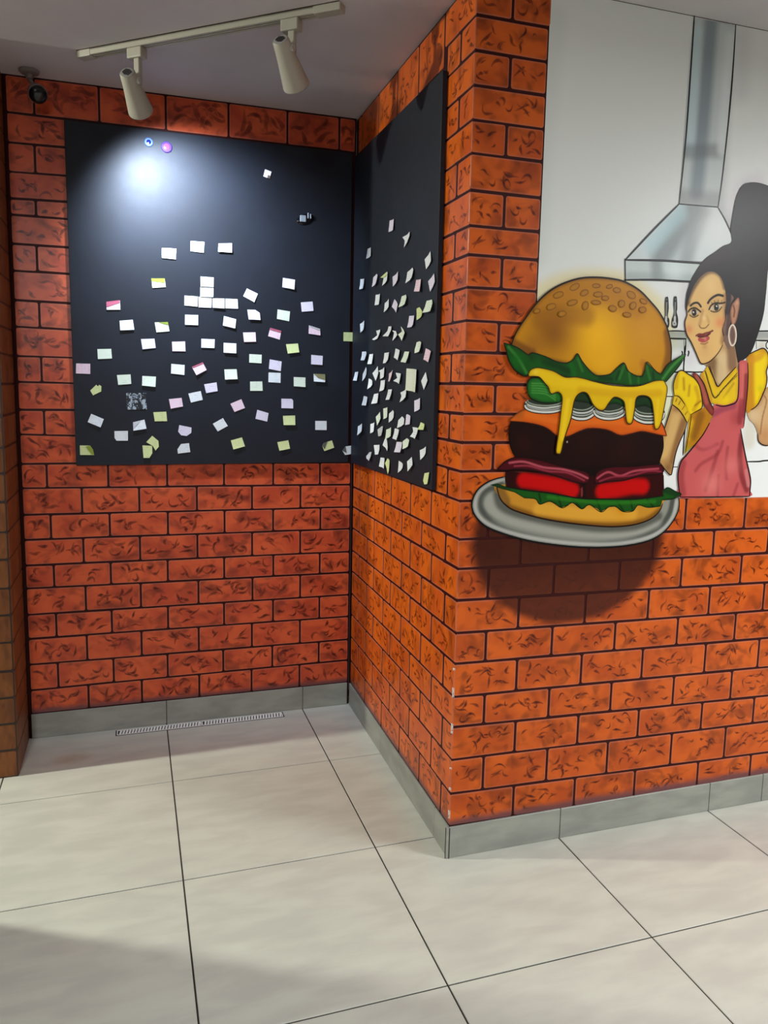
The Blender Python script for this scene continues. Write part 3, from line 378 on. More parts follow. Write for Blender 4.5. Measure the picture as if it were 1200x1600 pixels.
["woman","apron","",[889,1416,901,1434,933,1431,959,1436,981,1447,989,1479,980,1567,1016,1573,1023,1529,1025,1480,1024,1430,1023,1360,1011,1354,1023,1311,1041,1257,1058,1213,1069,1179,1070,1148,1071,1125,922,1126,789,1128,778,1168,773,1207,781,1246,801,1268,837,1307,862,1337,883,1373,896,1400],[200,98,98],6,1,[["s",[998,1561,1007,1489,1005,1443],6.4,[214,116,104],0.7,10.8],["s",[1015,1529,1020,1397],6.4,[120,30,40],0.7,8.6],["s",[896,1403,934,1420,974,1430],10.8,[140,60,90],0.6,12.9],["s",[1017,1331,1015,1264,1030,1196,1056,1148],8.6,[120,36,44],0.75,12.9],["s",[1047,1213,1061,1162],6.4,[206,140,140],0.6,6.4],["s",[924,1278,912,1232,887,1152],4.3,[142,50,56],0.6,10.8],["s",[941,1311,924,1271,863,1239,841,1216],3.2,[150,56,62],0.6,8.6],["s",[963,1291,961,1231,969,1187],3.2,[150,60,66],0.6,8.6],["s",[935,1198,937,1131],3.2,[142,50,56],0.5,8.6],["s",[1016,1169,1003,1129],3.2,[142,50,56],0.5,8.6],["s",[788,1240,783,1200,796,1141],10.8,[146,54,58],0.6,17.2],["s",[834,1298,867,1285,921,1304],3.2,[150,56,62],0.5,8.6],["b",[909,1172],43.0,[222,132,126],0.7],["b",[985,1231],34.4,[216,124,120],0.7],["b",[888,1311],30.1,[200,100,106],0.6],["b",[990,1390],30.1,[160,60,66],0.6],["s",[1005,1443,1004,1377],8.6,[130,40,52],0.6,12.9]],[[[981,1567,989,1479,984,1443,960,1432,930,1427,901,1431],3.9,[58,14,18]],[[1017,1571,1023,1529,1025,1480,1024,1430,1022,1360],3.9,[58,14,18]],[[1010,1353,1023,1311,1041,1257,1058,1213,1069,1179,1070,1148,1070,1125],4.7,[48,10,14]],[[883,1373,862,1337,837,1307,801,1268,781,1246,773,1207,778,1168,789,1129],4.3,[48,10,14]],[[788,1130,922,1127,1071,1125],3.4,[48,10,14]]]],
["woman","apron_strap","",[800,1529,821,1529,847,1501,863,1472,877,1442,896,1416,893,1396,880,1403,858,1425,848,1441,838,1477,823,1500],[150,70,58],6,1,[["e",[],5.4,[96,30,30],0.7],["s",[818,1521,845,1483,865,1438],4.3,[186,104,84],0.7,8.6]],[[[821,1528,847,1501,863,1472,877,1442,896,1416],3.4,[48,12,14]]]],
["woman","left_arm","",[731,1432,757,1416,779,1394,793,1372,787,1347,771,1312,758,1273,750,1221,745,1204,728,1216,698,1246,683,1241,686,1299,709,1354,721,1390],[190,148,92],6,1,[["s",[749,1395,734,1331,711,1273],15.0,[216,180,118],0.8,19.3],["s",[780,1376,762,1315,748,1250],8.6,[128,88,56],0.7,15.0],["b",[734,1227],21.5,[120,84,50],0.7],["b",[750,1418],15.0,[150,104,70],0.7]],[[[793,1372,787,1347,771,1312,758,1273,750,1221,745,1204,728,1215,698,1246],3.4,[48,26,14]],[[731,1430,721,1395,709,1354],3.4,[48,26,14]]]],
["woman","left_cuff","",[736,1461,756,1456,779,1434,797,1415,805,1399,794,1372,779,1392,757,1415,731,1431],[222,186,40],3.5,1,[["s",[744,1440,748,1450],1.5,[120,80,20],0.8,2.1],["s",[756,1431,762,1442],1.5,[120,80,20],0.8,2.1],["s",[771,1415,778,1426],1.5,[120,80,20],0.8,2.1],["s",[784,1399,791,1408],1.5,[120,80,20],0.8,2.1],["e",[],2.6,[120,80,20],0.7]],[[[736,1459,756,1455,779,1433,797,1414,805,1399],2.8,[48,26,14]],[[731,1431,757,1415,779,1392,794,1372],3.4,[48,26,14]],[[736,1460,731,1431],2.8,[48,26,14]]]],
["woman","left_sleeve","",[736,1462,731,1491,736,1516,747,1535,762,1539,785,1528,809,1516,828,1497,838,1475,848,1438,846,1420,828,1410,802,1398,779,1434,756,1457],[236,204,16],6,1,[["s",[768,1514,773,1479],2.1,[180,130,10],0.8,6.4],["s",[793,1492,792,1460],2.1,[180,130,10],0.7,6.4],["s",[744,1526,742,1485],5.4,[206,160,20],0.7,8.6],["s",[817,1486,832,1448,816,1415],5.4,[204,156,20],0.7,8.6],["e",[],3.4,[170,120,16],0.6],["s",[841,1443,819,1428],1.7,[150,100,16],0.8,4.3]],[[[736,1462,731,1491,736,1516,747,1535,762,1539,785,1528,809,1516,828,1497,838,1475,848,1438,846,1420,828,1410,804,1398],3.2,[48,26,14]]]],
["burger_plate","plate","",[143,1208,100,1197,64,1175,46,1147,43,1119,57,1089,93,1058,157,1032,241,1008,340,990,434,979,530,975,614,979,685,992,734,1017,768,1054,785,1091,783,1128,759,1150,614,1169,408,1185,212,1206],[156,156,146],6,1,[["s",[138,1184,95,1168,75,1144,76,1112,105,1083,175,1052,285,1024,419,1004,543,996,648,1006,717,1037,750,1079,758,1122],8.6,[78,84,78],0.85,10.8],["s",[143,1204,100,1192,64,1169,51,1136,60,1096,99,1063,169,1036,286,1009,433,989,558,984,670,999,733,1027,766,1067,775,1116],5.4,[196,196,190],0.8,8.6],["s",[109,1134,154,1087,284,1048,445,1024,590,1027,694,1057],30.1,[178,178,168],0.7,25.8],["s",[126,1156,140,1122,192,1097,296,1071,389,1053,498,1039,624,1041,708,1069],10.8,[70,74,66],0.75,19.3],["e",[],4.7,[62,64,58],0.9]],[[[143,1208,100,1197,64,1175,46,1147,43,1119,57,1089,93,1058,157,1032,241,1008,340,990,434,979,530,975,614,979,685,992,734,1017,768,1054,785,1091,783,1128],4.3,[20,20,20]]]],
["burger","bottom_bun","",[122,1185,278,1170,546,1158,720,1142,719,1108,710,1086,679,1062,624,1046,554,1041,484,1045,382,1058,283,1076,192,1102,156,1121,134,1145],[206,152,56],6,1,[["s",[153,1116,283,1074,416,1052,554,1042,658,1055,713,1087],8.6,[120,78,24],0.8,17.2],["s",[268,1107,441,1086,607,1081],17.2,[228,176,70],0.8,21.5],["s",[132,1168,152,1133],17.2,[120,90,50],0.7,17.2],["b",[564,1098],25.8,[214,150,30],0.8]],[[[122,1180,134,1145,156,1121,192,1102,283,1076,382,1058,484,1045,554,1041,624,1046,679,1062,710,1086,720,1111],4.3,[48,26,14]]]],
["burger","tomato","",[148,1224,340,1215,714,1215,723,1136,617,1129,513,1129,411,1135,278,1156,154,1177],[62,5,6],6,0,[["s",[212,1197,277,1187,329,1178,383,1162],27.9,[206,6,10],0.95,17.2],["s",[491,1156,545,1161,600,1169,639,1168],30.1,[206,4,8],0.95,19.3],["s",[421,1184,423,1143],5.4,[36,2,4],0.9,10.8],["s",[164,1224,164,1178],6.4,[50,4,6],0.8,12.9],["s",[416,1167,417,1143],1.3,[190,90,90],0.7,3.0]],[[[149,1213,152,1177],3.4,[24,4,4]],[[716,1203,723,1136],3.4,[24,4,4]]]],
["burger","lower_lettuce","",[100,1185,125,1189,153,1178,214,1167,311,1154,411,1136,513,1131,617,1128,720,1136,715,1154,736,1163,766,1150,791,1139,761,1125,718,1122,714,1102,666,1099,627,1108,608,1089,571,1089,542,1106,516,1105,490,1090,474,1102,446,1115,420,1102,385,1123,367,1114,346,1108,326,1121,306,1129,271,1121,254,1138,215,1142,183,1160,138,1172],[34,98,30],4,0,[["s",[266,1153,273,1130],1.7,[14,50,14],0.8,4.3],["s",[331,1146,346,1113],1.7,[14,50,14],0.8,4.3],["s",[384,1135,413,1108],1.7,[14,50,14],0.8,4.3],["s",[472,1127,488,1097],1.7,[14,50,14],0.8,4.3],["s",[548,1122,571,1094],1.7,[14,50,14],0.8,4.3],["s",[597,1124,606,1096],1.7,[14,50,14],0.8,4.3],["s",[660,1125,683,1103],1.7,[14,50,14],0.8,4.3],["s",[722,1154,775,1137],6.4,[30,66,38],0.8,8.6],["s",[107,1185,163,1173],4.3,[30,64,40],0.8,8.6],["e",[],3.0,[12,44,14],0.7],["s",[299,1143,479,1121,689,1118],3.2,[60,140,40],0.6,8.6]],[[[153,1178,214,1167,311,1154,411,1136,513,1131,617,1128,720,1136],3.4,[14,20,8]],[[215,1142,254,1138,271,1121,306,1129,346,1108,367,1114,385,1123,420,1102,446,1115,490,1090,516,1105,542,1106,571,1089,608,1089,627,1108,666,1099,714,1102],2.1,[14,26,10]],[[719,1154,736,1163,766,1150,791,1139,761,1125,718,1122],2.1,[14,26,10]]]],
["burger","patty","",[160,1373,196,1374,253,1368,286,1356,329,1334,362,1334,395,1346,437,1357,489,1353,534,1336,578,1339,622,1348,668,1341,702,1331,708,1291,700,1252,695,1225,679,1202,430,1207,260,1228,194,1243,176,1273,161,1302,156,1338],[42,14,8],6,1,[["b",[207,1309],34.4,[60,22,14],0.7],["b",[423,1308],43.0,[58,20,12],0.6],["b",[564,1292],47.3,[60,22,10],0.6],["s",[194,1232,429,1214,695,1229],10.8,[20,5,4],0.8,21.5],["b",[298,1294],34.4,[44,16,12],0.6],["b",[512,1270],1.7,[110,60,50],0.6],["b",[355,1312],1.3,[220,210,200],0.9]],[[[160,1366,156,1334,162,1302,176,1273],3.9,[18,6,4]],[[703,1330,707,1291,698,1253],3.9,[18,6,4]]]],
["burger","bacon","",[121,1231,151,1257,191,1267,258,1259,343,1237,429,1218,442,1195,424,1182,379,1190,328,1206,260,1222,195,1230,148,1227],[92,18,32],3.5,1,[["e",[],3.9,[50,6,16],0.8],["s",[161,1250,210,1253,276,1235,343,1228,395,1215,434,1199],3.0,[196,100,112],0.9,3.4],["s",[178,1240,227,1240,293,1223,361,1217,422,1192],2.6,[170,70,86],0.8,3.0]],[[[121,1231,151,1257,191,1267,258,1259,343,1237,429,1218,442,1195,424,1182,379,1190,328,1206,260,1222,195,1230,148,1227,121,1231],2.4,[30,4,8]]]],
["burger","bacon","",[458,1195,470,1219,515,1233,604,1234,694,1239,716,1221,697,1207,633,1204,571,1190,509,1186,468,1181],[92,18,32],3.5,1,[["e",[],3.9,[50,6,16],0.8],["s",[469,1198,507,1217,552,1204,605,1219,695,1225],3.0,[190,90,104],0.9,3.4],["s",[478,1188,526,1201,588,1204,659,1218,705,1215],2.6,[160,60,80],0.8,3.0]],[[[458,1195,470,1219,515,1233,604,1234,694,1239,716,1221,697,1207,633,1204,571,1190,509,1186,468,1181,458,1195],2.4,[30,4,8]]]],
["burger","orange_cheese_slice","",[156,1376,171,1391,206,1410,251,1406,333,1402,384,1397,434,1404,503,1401,593,1383,683,1376,701,1364,716,1331,668,1339,622,1346,578,1338,543,1334,498,1350,455,1355,420,1354,387,1343,354,1330,321,1332,286,1354,253,1365,204,1372],[222,112,32],4,1,[["e",[],4.3,[170,74,20],0.6],["s",[211,1395,335,1374,505,1375,667,1357],6.4,[232,128,44],0.7,10.8],["b",[187,1392],17.2,[170,110,40],0.6]],[[[156,1376,171,1391,206,1410,251,1406],2.8,[120,60,20]],[[156,1375,204,1372,253,1364,286,1352,321,1330,354,1329,387,1341,420,1352,455,1354,498,1348,543,1332,578,1336,622,1344,668,1337,716,1330],2.4,[90,36,14]],[[688,1380,701,1364,718,1330],2.8,[90,36,14]]]],
["burger","onion_rings","",[345,1424,341,1415,329,1408,310,1402,286,1399,261,1399,238,1402,219,1407,206,1414,201,1422,205,1431,217,1438,236,1444,259,1447,284,1447,308,1445,327,1440,340,1432],[62,72,60],3,1,[],[[[204,1423,207,1417,216,1410,232,1406,252,1403,274,1402,296,1403,316,1406,331,1411,340,1418,342,1425],5.6,[206,206,196]],[[208,1429,211,1423,219,1417,234,1413,253,1410,273,1409,294,1410,313,1413,327,1418,336,1424,337,1431],3.9,[150,154,146]],[[207,1434,209,1428,218,1423,233,1419,252,1416,273,1415,294,1417,313,1420,328,1424,337,1430,339,1435],4.3,[190,192,182]],[[212,1439,214,1433,222,1429,236,1425,253,1423,273,1422,292,1423,309,1426,323,1430,331,1435,333,1440],3.2,[136,144,128]],[[202,1421,204,1414,214,1407,230,1402,251,1399,274,1398,297,1399,318,1403,334,1408,343,1415,345,1422],2.4,[24,24,20]]]],
["burger","onion_rings","",[451,1412,448,1401,440,1391,426,1383,409,1380,391,1379,374,1383,359,1390,350,1400,346,1411,349,1422,357,1432,370,1439,387,1443,405,1443,423,1440,437,1433,447,1423],[62,72,60],3,1,[],[[[348,1412,350,1403,358,1395,369,1388,384,1384,400,1383,416,1384,430,1389,441,1396,448,1404,449,1413],5.6,[206,206,196]],[[351,1420,353,1411,360,1404,370,1398,384,1394,399,1393,414,1394,428,1398,438,1404,444,1412,445,1421],3.9,[150,154,146]],[[349,1426,351,1418,358,1411,369,1406,383,1402,399,1401,414,1402,428,1406,438,1412,445,1419,446,1427],4.3,[190,192,182]],[[353,1432,355,1425,361,1419,371,1414,384,1411,398,1410,412,1411,425,1415,434,1420,440,1426,441,1433],3.2,[136,144,128]],[[346,1409,349,1399,356,1391,368,1384,383,1379,400,1378,417,1379,432,1384,443,1391,450,1400,451,1410],2.4,[24,24,20]]]],
["burger","onion_rings","",[558,1409,555,1399,545,1391,530,1384,511,1381,490,1381,471,1384,455,1390,444,1398,440,1408,443,1418,453,1426,468,1433,487,1436,507,1436,527,1433,543,1427,554,1419],[62,72,60],3,1,[],[[[442,1409,445,1401,453,1394,466,1388,482,1385,500,1384,518,1385,535,1389,547,1395,554,1402,555,1410],5.6,[206,206,196]],[[445,1416,448,1408,455,1402,467,1397,483,1393,500,1392,517,1393,532,1397,543,1403,550,1409,551,1417],3.9,[150,154,146]],[[444,1421,446,1414,454,1408,466,1404,482,1400,499,1399,517,1401,532,1404,544,1409,551,1415,552,1422],4.3,[190,192,182]],[[448,1427,450,1421,457,1415,468,1411,483,1408,499,1407,515,1409,529,1412,539,1416,546,1422,547,1428],3.2,[136,144,128]],[[440,1406,443,1398,451,1390,464,1384,482,1380,501,1379,520,1381,536,1385,549,1391,557,1399,558,1407],2.4,[24,24,20]]]],
["burger","onion_rings","",[705,1403,702,1391,692,1381,676,1373,656,1369,635,1369,615,1373,598,1381,587,1390,582,1402,585,1413,595,1423,611,1431,630,1435,651,1435,672,1431,689,1424,700,1414],[62,72,60],3,1,[],[[[585,1403,587,1394,596,1385,609,1379,627,1374,645,1373,664,1374,681,1379,694,1386,701,1394,702,1404],5.6,[206,206,196]],[[588,1411,590,1402,598,1394,611,1388,627,1384,645,1383,662,1384,678,1389,690,1395,697,1403,698,1412],3.9,[150,154,146]],[[586,1417,589,1409,597,1402,610,1396,626,1393,644,1392,662,1393,678,1397,690,1403,697,1410,699,1418],4.3,[190,192,182]],[[591,1424,593,1417,600,1410,612,1405,627,1402,643,1401,660,1402,674,1406,685,1411,692,1418,693,1425],3.2,[136,144,128]],[[583,1400,585,1390,594,1381,608,1374,626,1369,646,1367,666,1369,683,1374,696,1381,704,1391,705,1401],2.4,[24,24,20]]]],
["burger","pickle","",[209,1467,208,1488,223,1504,262,1505,289,1479,326,1463,331,1440,315,1431,266,1430,229,1440,215,1449],[48,124,46],3.5,1,[["e",[],6.4,[14,52,18],0.8],["s",[224,1488,271,1486,305,1468],1.1,[96,168,84],0.7,2.8],["s",[224,1481,271,1479,305,1461],1.1,[96,168,84],0.7,2.8],["s",[225,1474,272,1471,305,1454],1.1,[96,168,84],0.7,2.8],["s",[225,1467,272,1464,306,1447],1.1,[96,168,84],0.7,2.8],["s",[225,1460,272,1457,306,1439],1.1,[96,168,84],0.7,2.8]],[[[209,1467,208,1488,223,1504,262,1505],3.2,[20,28,12]],[[213,1456,229,1440,266,1430,319,1432],2.8,[20,28,12]]]],
["burger","pickle","",[364,1440,367,1469,413,1477,436,1449,450,1423,416,1432],[40,70,36],4,1,[["e",[],6.4,[14,30,14],0.8]],[]],
["burger","pickle","",[476,1423,492,1446,526,1453,555,1443,562,1417,519,1431],[30,90,34],4,1,[["e",[],6.4,[12,40,14],0.8]],[]],
["burger","pickle","",[590,1419,595,1449,632,1459,660,1446,667,1414,625,1425],[34,70,36],4,1,[["e",[],6.4,[12,30,14],0.8]],[]],
["burger","top_bun","",[150,1597,164,1634,194,1679,229,1724,270,1760,317,1785,370,1802,425,1808,482,1807,528,1800,581,1778,624,1746,658,1716,686,1679,703,1640,712,1606,713,1571,703,1543,666,1522,589,1513,467,1510,421,1524,330,1550,221,1566,178,1579],[212,154,26],5,1,[["b",[442,1635],90.3,[252,196,8],0.95],["b",[475,1569],81.7,[240,184,22],0.8],["b",[287,1639],73.1,[150,96,18],0.85],["b",[219,1599],38.7,[166,112,40],0.6],["b",[609,1637],64.5,[222,164,54],0.7],["s",[240,1707,346,1759,456,1765,573,1728],30.1,[190,130,26],0.6,38.7],["s",[242,1675,322,1692,399,1691],21.5,[160,106,16],0.5,34.4],["s",[691,1655,702,1596,694,1545],8.6,[136,88,24],0.8,17.2],["s",[161,1602,199,1584,220,1576],10.8,[120,70,30],0.7,17.2],["s",[609,1558,617,1533],8.6,[190,120,40],0.6,12.9],["e",[],7.5,[120,78,20],0.75]],[[[150,1597,164,1634,194,1679,229,1724,270,1760,317,1785,370,1802,425,1808,482,1807,528,1800,581,1778,624,1746,658,1716,686,1679,703,1640,712,1606,714,1566],4.7,[44,28,10]]]],
["burger","sesame_seed","",[368,1784,368,1778,362,1771,353,1766,343,1765,337,1768,337,1773,343,1780,353,1785,362,1787],[190,136,34],3,1,[["e",[],2.1,[150,96,14],0.8]],[[[368,1784,368,1778,362,1771,353,1766,343,1765,337,1768,337,1773,343,1780,353,1785,362,1787,368,1784],1.9,[136,84,14]]]],
["burger","sesame_seed","",[441,1784,438,1780,432,1778,423,1777,416,1779,413,1782,415,1786,422,1789,431,1789,438,1787],[190,136,34],3,1,[["e",[],2.1,[150,96,14],0.8]],[[[441,1784,438,1780,432,1778,423,1777,416,1779,413,1782,415,1786,422,1789,431,1789,438,1787,441,1784],1.9,[136,84,14]]]],
["burger","sesame_seed","",[483,1787,483,1784,479,1780,472,1778,466,1778,462,1780,463,1784,467,1788,474,1790,480,1790],[190,136,34],3,1,[["e",[],2.1,[150,96,14],0.8]],[[[483,1787,483,1784,479,1780,472,1778,466,1778,462,1780,463,1784,467,1788,474,1790,480,1790,483,1787],1.9,[136,84,14]]]],
["burger","sesame_seed","",[513,1773,510,1769,503,1767,494,1768,488,1771,486,1776,490,1780,497,1782,505,1781,511,1778],[190,136,34],3,1,[["e",[],2.1,[150,96,14],0.8]],[[[513,1773,510,1769,503,1767,494,1768,488,1771,486,1776,490,1780,497,1782,505,1781,511,1778,513,1773],1.9,[136,84,14]]]],
["burger","sesame_seed","",[566,1755,560,1752,550,1753,541,1758,537,1765,538,1771,544,1774,554,1773,563,1768,567,1761],[190,136,34],3,1,[["e",[],2.1,[150,96,14],0.8]],[[[566,1755,560,1752,550,1753,541,1758,537,1765,538,1771,544,1774,554,1773,563,1768,567,1761,566,1755],1.9,[136,84,14]]]],
["burger","sesame_seed","",[315,1755,314,1749,307,1744,296,1740,287,1740,282,1744,283,1749,290,1755,300,1759,310,1759],[190,136,34],3,1,[["e",[],2.1,[150,96,14],0.8]],[[[315,1755,314,1749,307,1744,296,1740,287,1740,282,1744,283,1749,290,1755,300,1759,310,1759,315,1755],1.9,[136,84,14]]]],
["burger","sesame_seed","",[399,1767,400,1761,395,1756,388,1752,380,1751,374,1754,374,1759,378,1765,386,1769,394,1769],[190,136,34],3,1,[["e",[],2.1,[150,96,14],0.8]],[[[399,1767,400,1761,395,1756,388,1752,380,1751,374,1754,374,1759,378,1765,386,1769,394,1769,399,1767],1.9,[136,84,14]]]],
["burger","sesame_seed","",[450,1759,447,1754,439,1751,430,1751,422,1753,419,1757,421,1762,429,1765,439,1766,447,1763],[190,136,34],3,1,[["e",[],2.1,[150,96,14],0.8]],[[[450,1759,447,1754,439,1751,430,1751,422,1753,419,1757,421,1762,429,1765,439,1766,447,1763,450,1759],1.9,[136,84,14]]]],
["burger","sesame_seed","",[472,1749,470,1745,464,1742,457,1742,450,1744,448,1748,450,1752,456,1755,463,1755,470,1753],[190,136,34],3,1,[["e",[],2.1,[150,96,14],0.8]],[[[472,1749,470,1745,464,1742,457,1742,450,1744,448,1748,450,1752,456,1755,463,1755,470,1753,472,1749],1.9,[136,84,14]]]],
["burger","sesame_seed","",[609,1740,604,1738,597,1739,589,1742,585,1748,585,1752,590,1754,597,1753,605,1750,609,1745],[190,136,34],3,1,[["e",[],2.1,[150,96,14],0.8]],[[[609,1740,604,1738,597,1739,589,1742,585,1748,585,1752,590,1754,597,1753,605,1750,609,1745,609,1740],1.9,[136,84,14]]]],
["burger","sesame_seed","",[291,1720,291,1714,285,1709,275,1705,267,1705,262,1709,262,1714,268,1720,277,1723,286,1723],[190,136,34],3,1,[["e",[],2.1,[150,96,14],0.8]],[[[291,1720,291,1714,285,1709,275,1705,267,1705,262,1709,262,1714,268,1720,277,1723,286,1723,291,1720],1.9,[136,84,14]]]],
["burger","sesame_seed","",[364,1734,362,1729,355,1724,345,1721,335,1721,331,1725,332,1730,339,1735,350,1738,359,1738],[190,136,34],3,1,[["e",[],2.1,[150,96,14],0.8]],[[[364,1734,362,1729,355,1724,345,1721,335,1721,331,1725,332,1730,339,1735,350,1738,359,1738,364,1734],1.9,[136,84,14]]]],
["burger","sesame_seed","",[402,1721,398,1714,392,1711,386,1712,382,1717,382,1725,385,1731,391,1735,398,1734,402,1728],[190,136,34],3,1,[["e",[],2.1,[150,96,14],0.8]],[[[402,1721,398,1714,392,1711,386,1712,382,1717,382,1725,385,1731,391,1735,398,1734,402,1728,402,1721],1.9,[136,84,14]]]],
["burger","sesame_seed","",[445,1734,442,1730,433,1728,423,1728,415,1731,412,1735,415,1738,423,1740,434,1740,442,1737],[190,136,34],3,1,[["e",[],2.1,[150,96,14],0.8]],[[[445,1734,442,1730,433,1728,423,1728,415,1731,412,1735,415,1738,423,1740,434,1740,442,1737,445,1734],1.9,[136,84,14]]]],
["burger","sesame_seed","",[530,1734,527,1728,521,1725,514,1725,509,1730,508,1736,511,1742,517,1745,524,1744,529,1740],[190,136,34],3,1,[["e",[],2.1,[150,96,14],0.8]],[[[530,1734,527,1728,521,1725,514,1725,509,1730,508,1736,511,1742,517,1745,524,1744,529,1740,530,1734],1.9,[136,84,14]]]],
["burger","sesame_seed","",[570,1728,565,1722,559,1720,552,1722,549,1728,550,1735,555,1740,562,1742,568,1740,571,1735],[190,136,34],3,1,[["e",[],2.1,[150,96,14],0.8]],[[[570,1728,565,1722,559,1720,552,1722,549,1728,550,1735,555,1740,562,1742,568,1740,571,1735,570,1728],1.9,[136,84,14]]]],
["burger","sesame_seed","",[608,1721,606,1716,600,1712,592,1712,586,1715,583,1720,585,1725,591,1728,599,1729,605,1726],[190,136,34],3,1,[["e",[],2.1,[150,96,14],0.8]],[[[608,1721,606,1716,600,1712,592,1712,586,1715,583,1720,585,1725,591,1728,599,1729,605,1726,608,1721],1.9,[136,84,14]]]],
["burger","sesame_seed","",[239,1703,239,1699,235,1695,229,1693,223,1693,219,1696,219,1700,223,1704,229,1706,235,1706],[190,136,34],3,1,[["e",[],2.1,[150,96,14],0.8]],[[[239,1703,239,1699,235,1695,229,1693,223,1693,219,1696,219,1700,223,1704,229,1706,235,1706,239,1703],1.9,[136,84,14]]]],
["burger","sesame_seed","",[327,1698,326,1693,320,1689,312,1687,304,1688,301,1692,302,1698,308,1702,316,1703,323,1702],[190,136,34],3,1,[["e",[],2.1,[150,96,14],0.8]],[[[327,1698,326,1693,320,1689,312,1687,304,1688,301,1692,302,1698,308,1702,316,1703,323,1702,327,1698],1.9,[136,84,14]]]],
["burger","sesame_seed","",[501,1717,497,1712,490,1710,481,1712,476,1716,474,1721,478,1726,485,1728,494,1726,500,1722],[190,136,34],3,1,[["e",[],2.1,[150,96,14],0.8]],[[[501,1717,497,1712,490,1710,481,1712,476,1716,474,1721,478,1726,485,1728,494,1726,500,1722,501,1717],1.9,[136,84,14]]]],
["burger","sesame_seed","",[555,1702,552,1698,544,1696,535,1697,528,1700,526,1704,529,1708,536,1710,545,1709,552,1706],[190,136,34],3,1,[["e",[],2.1,[150,96,14],0.8]],[[[555,1702,552,1698,544,1696,535,1697,528,1700,526,1704,529,1708,536,1710,545,1709,552,1706,555,1702],1.9,[136,84,14]]]],
["burger","upper_lettuce","",[124,1603,151,1598,177,1588,207,1571,220,1578,264,1568,303,1554,336,1551,357,1561,372,1580,391,1557,421,1529,444,1516,467,1516,490,1521,511,1538,538,1557,557,1532,586,1519,609,1519,617,1538,621,1562,652,1539,677,1526,699,1555,728,1574,766,1591,748,1557,726,1531,698,1501,655,1503,608,1491,562,1488,503,1492,445,1498,389,1501,333,1511,293,1523,223,1517,197,1509,164,1526,142,1555,133,1582],[28,96,28],4,0,[["e",[],3.9,[12,50,14],0.8],["s",[140,1592,173,1560,202,1519],2.1,[80,150,70],0.7,6.4],["s",[221,1562,292,1545,343,1527],6.4,[16,60,16],0.7,12.9],["s",[374,1566,393,1528],2.1,[70,140,60],0.6,6.4],["s",[353,1546,365,1518],4.3,[20,120,30],0.6,12.9],["s",[539,1546,525,1507],2.1,[70,140,60],0.6,6.4],["s",[523,1531,514,1506],2.1,[16,56,16],0.7,6.4],["s",[559,1527,567,1495],2.1,[70,140,60],0.6,6.4],["s",[622,1548,637,1509],2.1,[70,140,60],0.6,6.4],["s",[647,1529,652,1504],2.1,[16,56,16],0.7,6.4],["s",[758,1585,718,1551,685,1510],2.6,[90,160,80],0.7,6.4],["s",[595,1513,596,1496],2.1,[60,130,50],0.6,6.4],["s",[456,1510,496,1506],4.3,[16,56,16],0.7,8.6],["b",[168,1555],25.8,[30,120,34],0.6],["b",[238,1553],21.5,[30,110,34],0.6]],[[[124,1603,133,1582,142,1555,164,1526,197,1509,223,1517,293,1523],2.8,[14,28,10]],[[124,1603,151,1598,177,1588,207,1571,220,1578,264,1568,303,1554,336,1551,357,1561,372,1580,391,1557,421,1529,444,1516,490,1521,511,1538,538,1557,557,1532,586,1519,609,1519,621,1562,652,1539,677,1526,699,1555,728,1574,766,1591,748,1557,726,1531,698,1501],2.1,[14,28,10]]]],
["burger","melted_cheese","",[210,1516,215,1526,228,1532,249,1534,293,1526,333,1508,371,1509,405,1504,434,1497,503,1487,591,1486,655,1503,688,1506,697,1495,705,1475,697,1414,691,1376,681,1356,667,1358,659,1402,647,1442,623,1456,593,1449,588,1413,581,1374,562,1375,553,1413,545,1438,513,1450,494,1434,478,1414,460,1412,437,1426,414,1458,390,1461,371,1440,361,1382,342,1323,333,1282,324,1277,315,1285,320,1338,325,1403,327,1447,313,1464,289,1459,278,1479,267,1489,245,1509,215,1508,210,1518],[232,196,18],4,1,[["e",[],3.9,[176,130,10],0.8],["s",[245,1517,303,1497,412,1485,586,1477,684,1486],12.9,[242,206,30],0.8,17.2],["s",[348,1440,334,1323],5.4,[246,212,50],0.8,8.6],["b",[233,1522],8.6,[246,220,90],0.7],["s",[388,1470,552,1461,676,1467],8.6,[220,170,14],0.6,15.0],["s",[571,1443,571,1390],4.3,[240,206,40],0.8,6.4],["s",[673,1444,673,1368],4.3,[240,206,40],0.8,6.4]],[[[215,1508,245,1507,267,1488,278,1477,289,1458,313,1463,327,1447,325,1403,320,1338,315,1285,324,1276,333,1281,342,1323,361,1382,371,1440,390,1462,414,1460,437,1426,460,1410,478,1412,494,1434,513,1451,544,1440,553,1413,562,1374,581,1372,588,1413,593,1451,623,1457,647,1444,659,1402,667,1357,681,1354,691,1376,697,1414,705,1475,698,1495,688,1506],3.0,[70,46,8]],[[210,1516,215,1526,228,1533,249,1534,293,1526,333,1509,371,1510,405,1505,434,1498,503,1487,591,1486,655,1504,688,1506],2.6,[70,56,8]]]]]

# wall frames: origin on the floor, direction along the wall, normal into the room
FR = (Vector((0, .007, 0)), Vector((1, 0, 0)), Vector((0, -1, 0)))
FS = (Vector((.0069992, -.0001058, 0)), Vector((.01510804, .99988587, 0)), Vector((-.99988587, .01510804, 0)))
FB = (Vector((-1.33624825, 1.23655143, 0)), Vector((.99999506, -.00314479, 0)), Vector((-.00314479, -.99999506, 0)))
Zv = Vector((0, 0, 1))
def W3(f, u, z, d=0.): return f[0]+f[1]*u+Zv*z+f[2]*d

